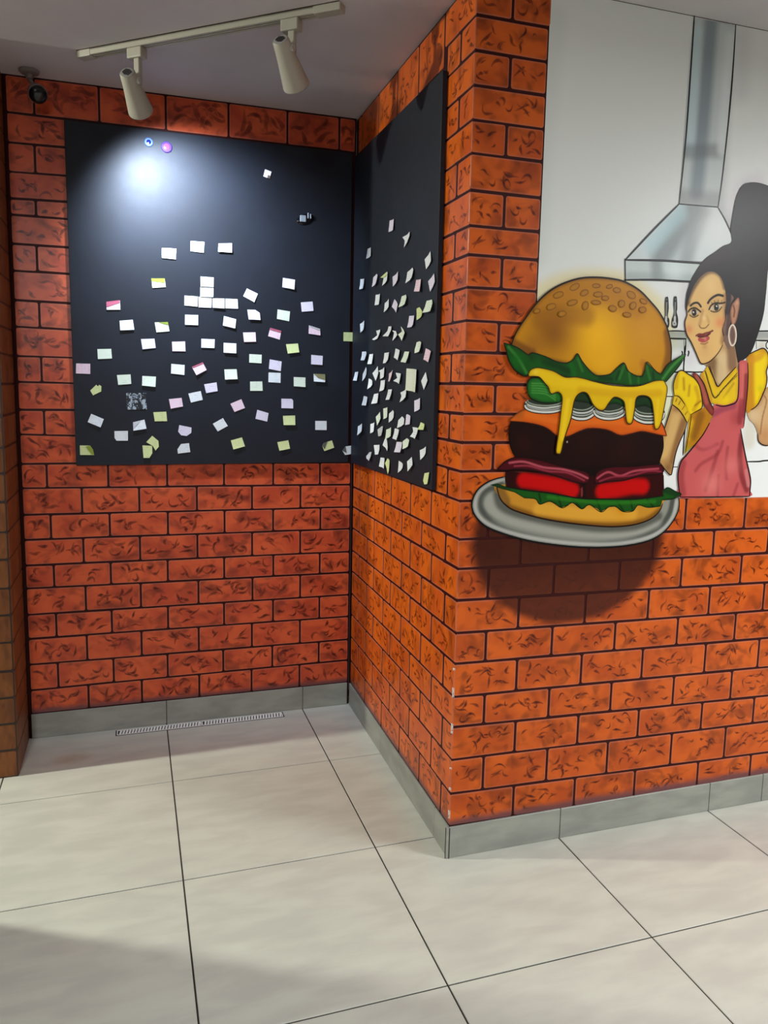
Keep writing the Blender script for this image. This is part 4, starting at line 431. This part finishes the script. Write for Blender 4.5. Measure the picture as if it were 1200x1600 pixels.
# ------------------------------------------------------------------ structure
XL, XR, YF = -4.2, 3.0, -4.6
def slab(name, a, b, m): return struct(G().box(a, b).obj(name, m))
floor = slab('floor', (XL, YF, -.06), (XR, 1.40, -.0025), M['grout'])
ceiling = slab('ceiling', (XL, YF, H), (XR, 1.40, H+.08), M['ceiling'])
# floor tiles 600 x 600
ga, gb, T, gp = -.199, .723, .6, .0022
tiles = {}
def tile(x0, x1, y0, y1):
    key = (round(x1-x0, 4), round(y1-y0, 4))
    if key not in tiles:
        g = G(); w, h = (x1-x0)/2-gp/1, (y1-y0)/2-gp/1; e = .0012
        V = [(-w, -h, -.004), (w, -h, -.004), (w, h, -.004), (-w, h, -.004), (-w, -h, -e), (w, -h, -e), (w, h, -e), (-w, h, -e), (-w+e, -h+e, 0), (w-e, -h+e, 0), (w-e, h-e, 0), (-w+e, h-e, 0)]
        g.add(V, [(0, 1, 5, 4), (1, 2, 6, 5), (2, 3, 7, 6), (3, 0, 4, 7), (4, 5, 9, 8), (5, 6, 10, 9), (6, 7, 11, 10), (7, 4, 8, 11), (8, 9, 10, 11)])
        me = bpy.data.meshes.new('tile'); me.from_pydata(g.V, [], g.F); me.materials.append(M['tile']); tiles[key] = me
    o = bpy.data.objects.new('tile', tiles[key]); link(o, floor, ((x0+x1)/2, (y0+y1)/2, 0)); return o
xs = [ga+T*k for k in range(-6, 6)]; ys = [gb+T*j for j in range(-8, 2)]
for i in range(len(xs)-1):
    for j in range(len(ys)-1):
        x0, x1, y0, y1 = xs[i], xs[i+1], ys[j], ys[j+1]
        if y0 > .1 and (x0 > .3 or x1 < -1.6): continue
        tile(x0, x1, y0, y1)
def wall_box(name, f, u0, u1, z0, z1, m, th=.12, d=0.):
    P = [W3(f, u, z, dd) for dd in (d-th, d) for (u, z) in ((u0, z0), (u1, z0), (u1, z1), (u0, z1))]
    return struct(G().add(P, [(0, 1, 2, 3), (4, 7, 6, 5), (0, 4, 5, 1), (1, 5, 6, 2), (2, 6, 7, 3), (3, 7, 4, 0)]).obj(name, m))
wall_back = wall_box('wall_back', FB, -.01, 1.355, 0, H, M['line'])
# the wall mass between alcove and right wall
b0 = W3(FS, 0, 0); b1 = W3(FS, 1.25, 0)
wall_middle = struct(G().add([(b0.x+.0005, .0075, 0), (b0.x+.12, .0075, 0), (b1.x+.12, b1.y, 0), (b1.x+.0005, b1.y, 0), (b0.x+.0005, .0075, H), (b0.x+.12, .0075, H), (b1.x+.12, b1.y, H), (b1.x+.0005, b1.y, H)],
    [(0, 3, 2, 1), (4, 5, 6, 7), (0, 1, 5, 4), (1, 2, 6, 5), (2, 3, 7, 6), (3, 0, 4, 7)]).obj('wall_middle', M['line']))
wall_right = wall_box('wall_right', FR, .0075, XR, 0, H, M['line'], th=.12)
FPF = (Vector((-1.347, .917, 0)), Vector((-1, 0, 0)), Vector((0, -1, 0)))   # pillar front
FPS = (Vector((-1.347, .917, 0)), Vector((0, 1, 0)), Vector((1, 0, 0)))     # pillar side
wall_left = struct(G().box((XL, .917, 0), (-1.347, 1.36, H)).obj('wall_left', M['line_brown']))
slab('wall_far_left', (XL-.1, YF, 0), (XL, 1.36, H), M['room'])
slab('wall_front', (XL, YF-.1, 0), (XR, YF, H), M['room'])
slab('wall_far_right', (XR, YF, 0), (XR+.1, .127, H), M['room'])
slab('wall_added_blocker', (-1.95, -2.6, 0), (-1.75, .31, H), M['room'])  # unseen; added to block the left lamp and shade the near floor

STY = {'back': (8, .03, .07, .0070, 1.0), 'side': (11, .02, .055, .0052, 1.0), 'right': (11, .018, .056, .0048, 1.0), 'broad': (6, .05, .13, .011, .85), 'brown': (2, .02, .04, .003, .4)}
def squiggle(c, L, ang, curl, n=9):
    """a curved brush stroke as a list of points"""
    p = np.array(c, float); out = []; a = ang-curl/2; ph = random.random()*6; wig = random.uniform(0, .9)
    d = L/(n-1); q = np.zeros(2)
    for k in range(n):
        out.append(q.copy()); t = k/(n-1); aa = a+curl*t+wig*math.sin(ph+t*7)*.6; q = q+np.array([math.cos(aa), math.sin(aa)])*d
    out = np.array(out); return out-out.mean(0)+p
def brick(f, q, m, parent, d=.0016, gap=.0039, gapu=None, r=.006, sty='back'):
    """one brick: a thin rounded slab with a paler rim and brushed strokes, q = ((u,z) x4, ccw from lower left)"""
    gapu = gapu or gap
    q = np.array(q, float)
    def inset(g):
        e = np.roll(q, -1, 0)-q; n = np.stack([-e[:, 1], e[:, 0]], 1); n /= np.linalg.norm(n, axis=1)[:, None]+1e-9
        gg = [g, g+gapu-gap, g, g+gapu-gap]; out = []
        for i in range(4):
            A = np.array([n[i-1], n[i]]); out.append(np.linalg.solve(A, np.array([n[i-1]@q[i]+gg[i-1], n[i]@q[i]+gg[i]])))
        return np.array(out)
    def ring(p, rr):
        out = []
        for i in range(4):
            a = p[i-1]-p[i]; b = p[(i+1) % 4]-p[i]; a /= np.linalg.norm(a); b /= np.linalg.norm(b)
            out += [p[i]+a*rr, p[i]+(a+b)*rr*.29, p[i]+b*rr]
        return np.array(out)
    w = min(np.linalg.norm(q[1]-q[0]), np.linalg.norm(q[3]-q[0]))
    if w < .02: return
    r = min(r, w*.2)
    o0 = ring(inset(gap), r); o1 = ring(inset(gap+.0008), r); o2 = ring(inset(gap+min(.0055, w*.15)), r*.7)
    V = [W3(f, *p, 0) for p in o0]+[W3(f, *p, d) for p in o1]+[W3(f, *p, d) for p in o2]
    n = 12; F = []
    for k in range(2):
        for i in range(n): F.append((k*n+i, k*n+(i+1) % n, (k+1)*n+(i+1) % n, (k+1)*n+i))
    F.append(tuple(2*n+i for i in range(n)))
    uv = [tuple(p) for p in o0]+[tuple(p) for p in o1]+[tuple(p) for p in o2]
    col = [(1, 0, 0, 1)]*24+[(0, 0, 0, 1)]*12
    cnt, l0, l1, sw, al = STY[sty]
    lo, hi = o2.min(0), o2.max(0); wd, ht = hi-lo; area = wd*ht/.0165
    for _ in range(max(2, int(round(cnt*area**.85*random.uniform(.75, 1.25))))):
        L = random.uniform(l0, l1); big = random.random() < .45
        curl = random.choice([-1, 1])*random.uniform(1.6, 3.6) if big else random.uniform(-1.2, 1.2)
        c = (random.uniform(lo[0]+.1*wd, hi[0]-.1*wd), random.uniform(lo[1]+.14*ht, hi[1]-.14*ht))
        P = squiggle(c, L, random.gauss(0, .75), curl)
        mg = sw*.7
        P[:, 0] = np.clip(P[:, 0], lo[0]+mg, hi[0]-mg); P[:, 1] = np.clip(P[:, 1], lo[1]+mg, hi[1]-mg)
        T = np.gradient(P, axis=0); nn = np.linalg.norm(T, axis=1)
        if nn.min() < L*.02: continue
        T /= nn[:, None]; N = np.stack([-T[:, 1], T[:, 0]], 1)
        s_ = np.linspace(0, 1, len(P)); pk = random.uniform(.25, .75)
        pr = np.where(s_ < pk, s_/pk, (1-s_)/(1-pk)); ww = sw*(.35+.75*pr)*random.uniform(.7, 1.25); st = al*random.uniform(.75, 1.1)*(.45+.55*pr)
        b0 = len(V)
        dd = d+.00006+random.random()*.00006
        for k in range(len(P)):
            for sg, cv in ((-1, 0), (-.55, 1), (.55, 1), (1, 0)):
                p = P[k]+N[k]*ww[k]*sg; V.append(W3(f, p[0], p[1], dd)); uv.append(tuple(p)); col.append((0, st[k]*cv, 0, 1))
        for k in range(len(P)-1):
            for j in range(3): F.append((b0+4*k+j, b0+4*k+4+j, b0+4*k+5+j, b0+4*k+1+j))
    if f[1].cross(Zv).dot(f[2]) < 0: F = [x[::-1] for x in F]
    return mesh_obj('brick', V, F, m, parent, uvs=uv, cols=col)
def lay(f, block, m, parent, wob=.0012, **kw):
    ua, ub, rws = block
    for b0, b1, t0, t1, js in rws:
        zb = lambda u: b0+(b1-b0)*(u-ua)/(ub-ua); zt = lambda u: t0+(t1-t0)*(u-ua)/(ub-ua)
        js = sorted(js)
        for a, b in zip(js[:-1], js[1:]):
            w = [random.uniform(-wob, wob) for _ in range(4)]
            brick(f, [(a, zb(a)+w[0]), (b, zb(b)+w[1]), (b, zt(b)+w[2]), (a, zt(a)+w[3])], m, parent, **kw)
for i, blk in enumerate(BACK): lay(FB, blk, M['brick_back'], wall_back, sty='broad' if i == 2 else 'back')
for blk in SIDE: lay(FS, blk, M['brick_side'], wall_middle, sty='side', gapu=.0055)
for blk in RIGHT: lay(FR, blk, M['brick_right'], wall_right, sty='right')
pz = [0, .105, .208, .308, .41, .519, .622, .721, .827, .927, 1.036, 1.139, 1.23, 1.342, 1.453, 1.559, 1.656, 1.742, 1.84, 1.94, 2.04, 2.15, 2.26, 2.37, 2.48, 2.588]
for k in range(25):
    a, b = pz[k], pz[k+1]
    off = .12 if k % 2 else .24
    lay(FPF, [0, 1, [[a, a, b, b, [0, off, off+.24]]]], M['brick_brown'], wall_left, sty='brown')
    lay(FPS, [0, 1, [[a, a, b, b, [0]+([.22] if k in (14, 12, 1, 7) else [])+[.312]]]], M['brick_brown'], wall_left, sty='brown')

# skirting tiles on the three walls
def skirt(name, f, cuts, th=.0065, h=.104):
    root = thing_struct(name, f, cuts)
    for a, b in zip(cuts[:-1], cuts[1:]):
        a2, b2 = a+.0012, b-.0012; z0 = .0008
        P = [W3(f, u, z, d) for d in (0, th) for (u, z) in ((a2, z0), (b2, z0), (b2, h), (a2, h))]
        bevel(G().add(P, [(0, 1, 2, 3), (4, 7, 6, 5), (0, 4, 5, 1), (1, 5, 6, 2), (2, 6, 7, 3), (3, 7, 4, 0)]).obj('tile', M['skirt'], root), .001, 1)
def thing_struct(name, f, cuts):
    P = [W3(f, u, z, d) for d in (.0003, .0035) for (u, z) in ((cuts[0], 0), (cuts[-1], 0), (cuts[-1], .1025), (cuts[0], .1025))]
    return struct(G().add(P, [(0, 1, 2, 3), (4, 7, 6, 5), (0, 4, 5, 1), (1, 5, 6, 2), (2, 6, 7, 3), (3, 7, 4, 0)]).obj(name, M['grout']))
skirt('baseboard_back', FB, [0, .538, 1.138, 1.348])
skirt('baseboard_middle', FS, [-.0, .123, .723, 1.222])
skirt('baseboard_right', FR, [-.0065, .401, 1.001, 1.235, 1.601, 2.2, 2.99])

# ------------------------------------------------------------------ mural (airbrushed picture, thin paint films on the wall)
def catmull(P, closed, sub=5):
    P = np.asarray(P, float); n = len(P); out = []
    rngi = range(n) if closed else range(n-1)
    for i in rngi:
        if closed: p0, p1, p2, p3 = P[i-1], P[i], P[(i+1) % n], P[(i+2) % n]
        else: p0, p1, p2, p3 = P[max(i-1, 0)], P[i], P[i+1], P[min(i+2, n-1)]
        for k in range(sub):
            t = k/sub
            out.append(.5*((2*p1)+(-p0+p2)*t+(2*p0-5*p1+4*p2-p3)*t*t+(-p0+3*p1-3*p2+p3)*t**3))
    if not closed: out.append(P[-1])
    return np.array(out)
def seg_dist(X, L):
    d = np.full(len(X), 1e9)
    for a, b in zip(L[:-1], L[1:]):
        ab = b-a; t = np.clip(((X-a)@ab)/(ab@ab+1e-9), 0, 1); d = np.minimum(d, np.linalg.norm(X-a-t[:, None]*ab, axis=1))
    return d
def paint_part(name, out, col, step, smooth, ops, lines, off, parent, deep):
    step = max(1.2, step*.7); O = np.array(out, float).reshape(-1, 2)
    if smooth: O = catmull(O, True, 5)
    e = np.linalg.norm(np.roll(O, -1, 0)-O, axis=1); O = O[e > .3]
    R = []
    for i in range(len(O)):
        a, b = O[i], O[(i+1) % len(O)]; n = max(1, int(np.linalg.norm(b-a)/(step*1.5)))
        R += [a+(b-a)*k/n for k in range(n)]
    O = np.array(R)
    lo, hi = O.min(0), O.max(0)
    gx, gy = np.meshgrid(np.arange(lo[0]+step/2, hi[0], step), np.arange(lo[1]+step/2, hi[1], step))
    gx = gx+(np.arange(gx.shape[0]) % 2)[:, None]*step*.5
    Pt = np.stack([gx.ravel(), gy.ravel()], 1)
    ins = np.zeros(len(Pt), bool); x, y = Pt[:, 0], Pt[:, 1]
    for a, b in zip(O, np.roll(O, -1, 0)):
        c = ((a[1] > y) != (b[1] > y)); 
        with np.errstate(all='ignore'): ins ^= c & (x < (b[0]-a[0])*(y-a[1])/(b[1]-a[1]+1e-12)+a[0])
    Pt = Pt[ins]
    if len(Pt): Pt = Pt[seg_dist(Pt, np.vstack([O, O[:1]])) > step*.35]
    allp = [Vector(p) for p in np.vstack([O, Pt])]
    vs, _, fs, _, _, _ = delaunay_2d_cdt(allp, [], [list(range(len(O)))], 1, 1e-4)
    X = np.array([tuple(v) for v in vs]); C = np.tile(np.array(lin(col)), (len(X), 1))
    OC = np.vstack([O, O[:1]])
    for o in ops:
        typ, pts, w, c, al = o[:5]; c = np.array(lin(c)); L = np.array(pts, float).reshape(-1, 2)
        if typ == 'b': a = al*np.exp(-(np.linalg.norm(X-L[0], axis=1)/w)**2*1.2)
        elif typ == 'e': a = al*np.exp(-(seg_dist(X, OC)/w)**2)
        else:
            if len(L) > 2: L = catmull(L, False, 4)
            so = o[5]; t = np.clip((seg_dist(X, L)-w/2)/so, 0, 1); a = al*(1-t*t*(3-2*t))
        C = C*(1-a[:, None])+c*a[:, None]
    if deep: C = np.clip(C, 0, 1)**deep[0]*deep[1]
    f = FR; V = [W3(f, p[0]/1000, p[1]/1000, off) for p in X]; F = [tuple(q) for q in fs]; C = C.tolist()
    if F:
        a, b, c = (X[i] for i in F[0][:3])
        if (b[0]-a[0])*(c[1]-a[1])-(b[1]-a[1])*(c[0]-a[0]) < 0: F = [q[::-1] for q in F]
    for pts, w, c in lines:
        L = np.array(pts, float).reshape(-1, 2)
        closed = np.linalg.norm(L[0]-L[-1]) < .5
        L = catmull(L, False, 5) if len(L) > 2 else L
        T = np.gradient(L, axis=0); T /= np.linalg.norm(T, axis=1)[:, None]+1e-9; N = np.stack([-T[:, 1], T[:, 0]], 1)
        s = np.linspace(0, 1, len(L)); ww = w*.62*(np.ones(len(L)) if closed else (.55+.45*np.sin(np.pi*np.clip(s*1.0, 0, 1))**.5))
        b0 = len(V); cc = [v*.6 for v in lin(c)] if sum(c) < 200 else lin(c)
        for k in range(len(L)):
            for sg in (-1, 1):
                p = L[k]+N[k]*ww[k]*sg; V.append(W3(f, p[0]/1000, p[1]/1000, off+.00008)); C.append(list(cc))
        F += [(b0+2*k, b0+2*k+2, b0+2*k+3, b0+2*k+1) for k in range(len(L)-1)]
    return mesh_obj(name, [tuple(v) for v in V], F, M['mural'], parent, cols=np.c_[np.array(C), np.ones(len(C))])
mural = thing('wall_mural', tuple(W3(FR, .75, 1.13)), 'airbrushed kitchen mural of a woman and giant burger on the right wall', 'mural')
GR = {}
GL = {'kitchen': ('painted_kitchen', 'pale kitchen background with black line cabinets'), 'range_hood': ('painted_range_hood', 'pale blue grey steel extractor hood'),
      'hanging_utensil': ('painted_utensils', 'black fork and spatula hanging by the face'), 'woman': ('painted_woman', 'dark haired woman in yellow blouse and pink apron'),
      'burger_plate': ('painted_plate', 'oval grey plate under the burger'), 'burger': ('painted_burger', 'tall sesame bun burger with dripping yellow cheese')}
for i, (grp, name, label, out, col, step, smooth, ops, lines) in enumerate(MURAL):
    if grp not in GR:
        e = bpy.data.objects.new(GL[grp][0], None); e.empty_display_size = .02
        c = np.array(out, float).reshape(-1, 2).mean(0)/1000
        link(e, mural, tuple(W3(FR, c[0], c[1], .002))); e['label'] = GL[grp][1]; GR[grp] = e
    off = .0006 if i == 0 else .0019+i*.00012
    paint_part(name, out, col, step, smooth, ops, lines, off, GR[grp], {'kitchen': None, 'range_hood': None, 'woman': (1.1, .97)}.get(grp, (1.2, .92)))

# ------------------------------------------------------------------ boards
def board(name, f, q, label):
    root = thing(name, tuple(W3(f, (q[0][0]+q[1][0])/2, q[0][1], .006)), label, 'board')
    P = [W3(f, u, z, d) for d in (.004, .020) for (u, z) in q]
    bevel(G().add(P, [(0, 1, 2, 3), (4, 7, 6, 5), (0, 4, 5, 1), (1, 5, 6, 2), (2, 6, 7, 3), (3, 7, 4, 0)]).obj('panel', M['board'], root), .0015, 2)
    return root
board('black_board', FB, [(.206, 1.133), (1.334, 1.133), (1.334, 2.444), (.202, 2.446)], 'wide glossy black board on the back wall, covered with paper notes')
board('black_board', FS, [(.197, 1.145), (1.200, 1.133), (1.200, 2.428), (.200, 2.409)], 'narrow glossy black board on the side wall next to the corner')
def note(f, N, group):
    lab, c, q = N[:3]; q = np.array(q, float).reshape(-1, 2)/1000
    area = sum(q[i][0]*q[(i+1) % len(q)][1]-q[(i+1) % len(q)][0]*q[i][1] for i in range(len(q)))
    if area < 0: q = q[::-1]
    zt = q[:, 1].max(); zb = q[:, 1].min(); uc = q[:, 0].mean(); lift = random.choice([.001, .002, .003, .006]) if f is FB else random.choice([.003, .006, .010])
    def d(p): return .0206+.0006+lift*((zt-p[1])/(zt-zb+1e-6))**1.6+(0.0 if f is FB else .004*abs(p[0]-uc)/.03)
    P = []
    for i in range(len(q)): P += [q[i], (q[i]+q[(i+1) % len(q)])/2]
    P = np.array(P); c0 = P.mean(0); n = len(P); inn = c0+(P-c0)*.5
    A = list(P)+list(inn)+[c0]; nn = len(A)
    V = [W3(f, p[0], p[1], d(p)) for p in A]+[W3(f, p[0], p[1], d(p)-.00035) for p in A]
    F = []
    for i in range(n):
        j = (i+1) % n; F += [(i, j, n+j, n+i), (n+i, n+j, 2*n), (nn+j, nn+i, nn+n+i, nn+n+j), (nn+n+j, nn+n+i, nn+2*n), (i, nn+i, nn+j, j)]
    if f[1].cross(Zv).dot(f[2]) < 0: F = [x[::-1] for x in F]
    off = random.random()*3
    uvs = [(p[0]+off, p[1]) for p in A]*2
    nm = {'x': 'photo_print', 'L': 'paper_sheet'}.get(c, 'paper_note')
    o = mesh_obj(nm, V, F, NM[c], None, uvs=uvs)
    tag(o, lab, 'photo' if c == 'x' else 'note', group)
    if len(N) > 3:
        fc, fq = N[3]; fq = np.array(fq, float).reshape(-1, 2)/1000
        V = [W3(f, p[0], p[1], d(p)+.0012) for p in fq]+[W3(f, p[0], p[1], d(p)+.0006) for p in fq]; k = len(fq)
        F = [tuple(range(k)), tuple(range(2*k-1, k-1, -1))]+[(i, k+i, k+(i+1) % k, (i+1) % k) for i in range(k)]
        p = mesh_obj('folded_flap', V, F, NM[fc], o); p['label'] = {'o': 'olive green flap', 'm': 'dusty rose flap', 's': 'grey shaded flap', 'b': 'brown olive flap', 'd': 'dark curled corner', 'l': 'grey curled corner', 'y': 'yellow green flap'}[fc]
for N in NOTES_BACK: note(FB, N, 'paper notes on the wide black board')
for N in NOTES_SIDE: note(FS, N, 'paper notes on the narrow black board')

# ------------------------------------------------------------------ track light
tr = thing('track_light_rail', (-.68, .585, H), 'white ceiling track rail carrying two spotlights', 'track')
p0 = Vector((-1.054, .939, 0)); p1 = Vector((-.298, .300, 0)); L = (p1-p0).length; dx = (p1-p0).normalized(); dy = Vector((-dx.y, dx.x, 0))
def TM(s, h=0): 
    Mx = Matrix((( dx.x, dy.x, 0, p0.x+dx.x*s), (dx.y, dy.y, 0, p0.y+dx.y*s), (0, 0, 1, h), (0, 0, 0, 1))); return Mx
g = G(); w = .0175
g.box((0, -w, H-.020), (L, -w+.010, H-.001), TM(0)); g.box((0, w-.010, H-.020), (L, w, H-.001), TM(0)); g.box((0, -w, H-.006), (L, w, H-.001), TM(0)); g.box((0, -.0035, H-.020), (L, .0035, H-.004), TM(0))
bevel(g.obj('rail', M['white_metal'], tr), .0008, 1)
G().box((.06, -.0072, H-.010), (L-.06, -.0037, H-.0065), TM(0)).box((.06, .0037, H-.010), (L-.06, .0072, H-.0065), TM(0)).obj('contact_strip', M['copper'], tr)
for a, b in ((-.004, .055), (L-.085, L+.004)):
    bevel(G().box((a, -w-.001, H-.0225), (b, w+.001, H-.0005), TM(0)).obj('end_cap', M['white_metal'], tr), .002, 2)
bevel(G().box((-.002, -w-.004, H-.0012), (L+.002, w+.004, H-.0002), TM(0)).obj('mounting_strip', M['copper'], tr), .0003, 1)
def spot(s, top, d, lab, lit):
    d = Vector(d).normalized(); top = Vector(top); side = d.cross(Zv).normalized(); piv = top+d*.030+side*.030
    c = p0+dx*s; zt = H-.020
    r = thing('track_spotlight', (c.x, c.y, zt), lab, 'spotlight', 'spotlights on the ceiling track')
    bevel(G().box((s-.030, -.017, zt-.034), (s+.030, .017, zt), TM(0)).obj('adapter', M['white_metal'], r), .004, 3)
    bevel(G().box((s-.008, -.009, piv.z-.012), (s+.014, .009, zt-.030), TM(0)).obj('stem', M['white_metal'], r), .003, 2)
    G().lathe([(.011, -.006), (.011, .012)], piv-side*.008, side, 20).obj('pivot', M['steel'], r)
    G().lathe([(.0235, 0), (.0255, .003), (.0295, .05), (.036, .10), (.0425, .146), (.0425, .150), (.0385, .150), (.037, .142), (.030, .11), (.0, .109)], top, d, 40, caps=False).obj('head', M['white_metal'], r, smooth=True)
    G().lathe([(.0225, 0), (.019, -.0012), (.0, -.0012)], top, d, 32, caps=False).obj('rear_vent', M['steel'], r)
    g = G()
    u = d.orthogonal().normalized(); v = d.cross(u)
    for k in range(-2, 3):
        Mx = Matrix(((u.x, v.x, d.x, top.x), (u.y, v.y, d.y, top.y), (u.z, v.z, d.z, top.z), (0, 0, 0, 1)))
        g.box((-.014+abs(k)*.002, k*.006-.0015, -.0022), (.014-abs(k)*.002, k*.006+.0015, -.0010), Mx)
    g.obj('vent_slot', M['black_slot'], r)
    G().lathe([(.0365, .1385), (.0, .1385)], top, d, 32, caps=False).obj('lens', M['lens'] if lit else M['lens_off'], r)
    return top+d*.155
mo = spot(.238, (-.905, .746, 2.477), (.286, .803, -.522), 'white track spotlight lit onto the wide board, left one of the two', True)
spot(.822, (-.467, .372, 2.495), (.465, .662, -.588), 'white track spotlight nearest the right end of the rail', False)
lamp('track_spot_beam', 'SPOT', tuple(mo), 135, (.70, .83, 1), aim=(-.70, 1.215, 2.06), spot_size=math.radians(112), spot_blend=1.0, shadow_soft_size=.036)

# ------------------------------------------------------------------ ceiling camera
cc = thing('security_camera', (-1.244, 1.175, H), 'small white ceiling camera with black round front above the board corner', 'camera')
c0 = Vector((-1.244, 1.17, H))
bevel(G().lathe([(.036, 0), (.036, -.006), (.030, -.012), (.014, -.016), (.012, -.030)], c0, (0, 0, 1), 32).obj('base', M['cctv'], cc, smooth=False), .001, 1)
bc = Vector((-1.212, 1.115, 2.492)); ad = Vector((.25, -.80, -.55)).normalized(); st = c0+Vector((0, 0, -.028))
G().lathe([(.008, 0), (.007, (bc-ad*.03-st).length)], st, bc-ad*.03-st, 16).obj('arm', M['cctv'], cc)
G().lathe([(.006, -.052), (.022, -.046), (.030, -.03), (.033, -.01), (.033, .0)], bc, ad, 32).obj('housing', M['cctv'], cc, smooth=True)
G().lathe([(.031, 0), (.030, .008), (.024, .014), (.012, .018), (.001, .019)], bc, ad, 32).obj('lens_cover', M['cctv_dark'], cc, smooth=True)

# ------------------------------------------------------------------ linear floor drain
dr = thing('floor_drain', (-.651, 1.19, 0), 'white linear floor drain grate with black slots along the back wall', 'drain')
for k, (xa, xb) in enumerate(((-1.003, -.655), (-.653, -.298))):
    g = G(); y0, y1 = 1.170, 1.216; n = 28; ww = (xb-xa)/n; hz = .0016
    g.box((xa, y0, .0002), (xb, y0+.0045, hz)); g.box((xa, y1-.0045, .0002), (xb, y1, hz))
    for i in range(n+1):
        x = xa+i*ww; sl = .006 if 0 < i < n else 0
        a = x-.0041; b = x+.0041
        if i == 0: a = xa; b = xa+.004
        if i == n: a = xb-.004; b = xb
        g.add([(a, y0+.003, .0002), (b, y0+.003, .0002), (b+sl, y1-.003, .0002), (a+sl, y1-.003, .0002), (a, y0+.003, hz), (b, y0+.003, hz), (b+sl, y1-.003, hz), (a+sl, y1-.003, hz)], [(0, 3, 2, 1), (4, 5, 6, 7), (0, 1, 5, 4), (1, 2, 6, 5), (2, 3, 7, 6), (3, 0, 4, 7)])
    g.obj('grate', mat('white grate', (244, 243, 238), .4) if k == 0 else bpy.data.materials['white grate'], dr)
G().box((-1.008, 1.1655, .0001), (-.293, 1.2195, .0006)).obj('channel', M['black_slot'], dr)

# ------------------------------------------------------------------ light reflections on the wide board, modelled as small solid shapes
def disc(name, f, u, z, r, prof, col, lab, cat, rim=None):  # lamp reflections in the board, built as solid coloured discs
    root = thing(name, tuple(W3(f, u, z, .0205)), lab, cat, 'round reflections on the wide board')
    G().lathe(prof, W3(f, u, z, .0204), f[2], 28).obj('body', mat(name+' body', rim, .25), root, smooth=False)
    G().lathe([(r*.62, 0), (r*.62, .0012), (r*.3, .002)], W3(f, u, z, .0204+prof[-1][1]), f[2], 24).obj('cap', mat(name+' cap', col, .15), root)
disc('reflection_disc', FB, .508, 2.397, .014, [(.0165, 0), (.0165, .004), (.0145, .006)], (12, 22, 90), 'reflection modelled as small round blue disc near top edge of wide board', 'reflection', (60, 90, 170))
disc('reflection_disc', FB, .575, 2.386, .018, [(.021, 0), (.021, .004), (.019, .006)], (190, 60, 160), 'reflection modelled as small round pink disc near top edge of wide board', 'reflection', (60, 34, 110))
hk = thing('reflection_oval', tuple(W3(FB, 1.132, 2.158, .0205)), 'reflection modelled as small dark oval on wide board, upper right', 'oval reflection')  # dark oval reflection in the board, built as a solid shape
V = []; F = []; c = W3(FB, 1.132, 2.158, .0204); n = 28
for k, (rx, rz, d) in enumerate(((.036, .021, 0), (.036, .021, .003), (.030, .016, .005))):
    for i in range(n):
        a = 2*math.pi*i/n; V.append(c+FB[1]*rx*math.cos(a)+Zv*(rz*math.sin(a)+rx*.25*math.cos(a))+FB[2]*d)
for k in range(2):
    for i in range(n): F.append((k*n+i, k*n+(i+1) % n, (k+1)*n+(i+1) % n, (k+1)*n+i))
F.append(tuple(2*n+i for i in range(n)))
mesh_obj('reflection_base', [tuple(v) for v in V], F, mat('dark reflection', (10, 11, 14), .15), hk)
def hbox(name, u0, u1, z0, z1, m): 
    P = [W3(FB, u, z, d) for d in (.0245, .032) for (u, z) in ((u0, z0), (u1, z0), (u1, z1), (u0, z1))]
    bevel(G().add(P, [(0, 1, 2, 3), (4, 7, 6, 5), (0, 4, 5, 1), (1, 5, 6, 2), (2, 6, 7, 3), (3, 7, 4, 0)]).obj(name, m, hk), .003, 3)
pm = mat('milky reflection', (150, 158, 166), .2)
hbox('clip', 1.108, 1.134, 2.145, 2.172, pm); hbox('reflection_bar', 1.140, 1.146, 2.160, 2.184, pm); hbox('reflection_bar', 1.151, 1.156, 2.160, 2.180, pm)  # pale patches of the same reflection, as raised boxes
hk = thing('reflection_square', tuple(W3(FB, .973, 2.324, .0205)), 'reflection modelled as tiny bright white square on upper middle of wide board', 'glint')  # bright light glint on the board, built as a white square
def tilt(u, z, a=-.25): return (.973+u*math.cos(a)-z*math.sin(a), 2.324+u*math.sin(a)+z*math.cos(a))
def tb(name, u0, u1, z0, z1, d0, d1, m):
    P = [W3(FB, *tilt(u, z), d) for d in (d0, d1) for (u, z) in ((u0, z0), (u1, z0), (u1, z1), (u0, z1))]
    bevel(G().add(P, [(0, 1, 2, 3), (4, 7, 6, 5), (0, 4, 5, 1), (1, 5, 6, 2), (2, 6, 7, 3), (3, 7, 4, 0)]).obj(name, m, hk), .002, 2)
wp = mat('white reflection', (250, 246, 252), .2)
tb('reflection_base', -.014, .014, -.015, .015, .0203, .0235, wp); tb('glint', -.004, .004, -.017, -.004, .0235, .031, wp)
# flaked plaster on the outer wall corner
g = G(); cm = mat('bare plaster chip', (222, 214, 206), .8)
for z, hh in ((.62, .004), (.55, .012), (.535, .006), (.435, .012), (.418, .005), (.232, .005), (.150, .012), (.138, .005), (.30, .003)):
    for f, u in ((FR, .0015), (FS, .0015)):
        P = [(u-.0015, z-hh), (u+.002, z-hh*.8), (u+.0035, z), (u+.0015, z+hh*.9), (u-.0015, z+hh)]
        g.add([W3(f, a, b, .0021) for a, b in P], [(0, 1, 2, 3, 4)])
ch = g.obj('plaster_chips', cm, wall_right); ch['kind'] = 'stuff'
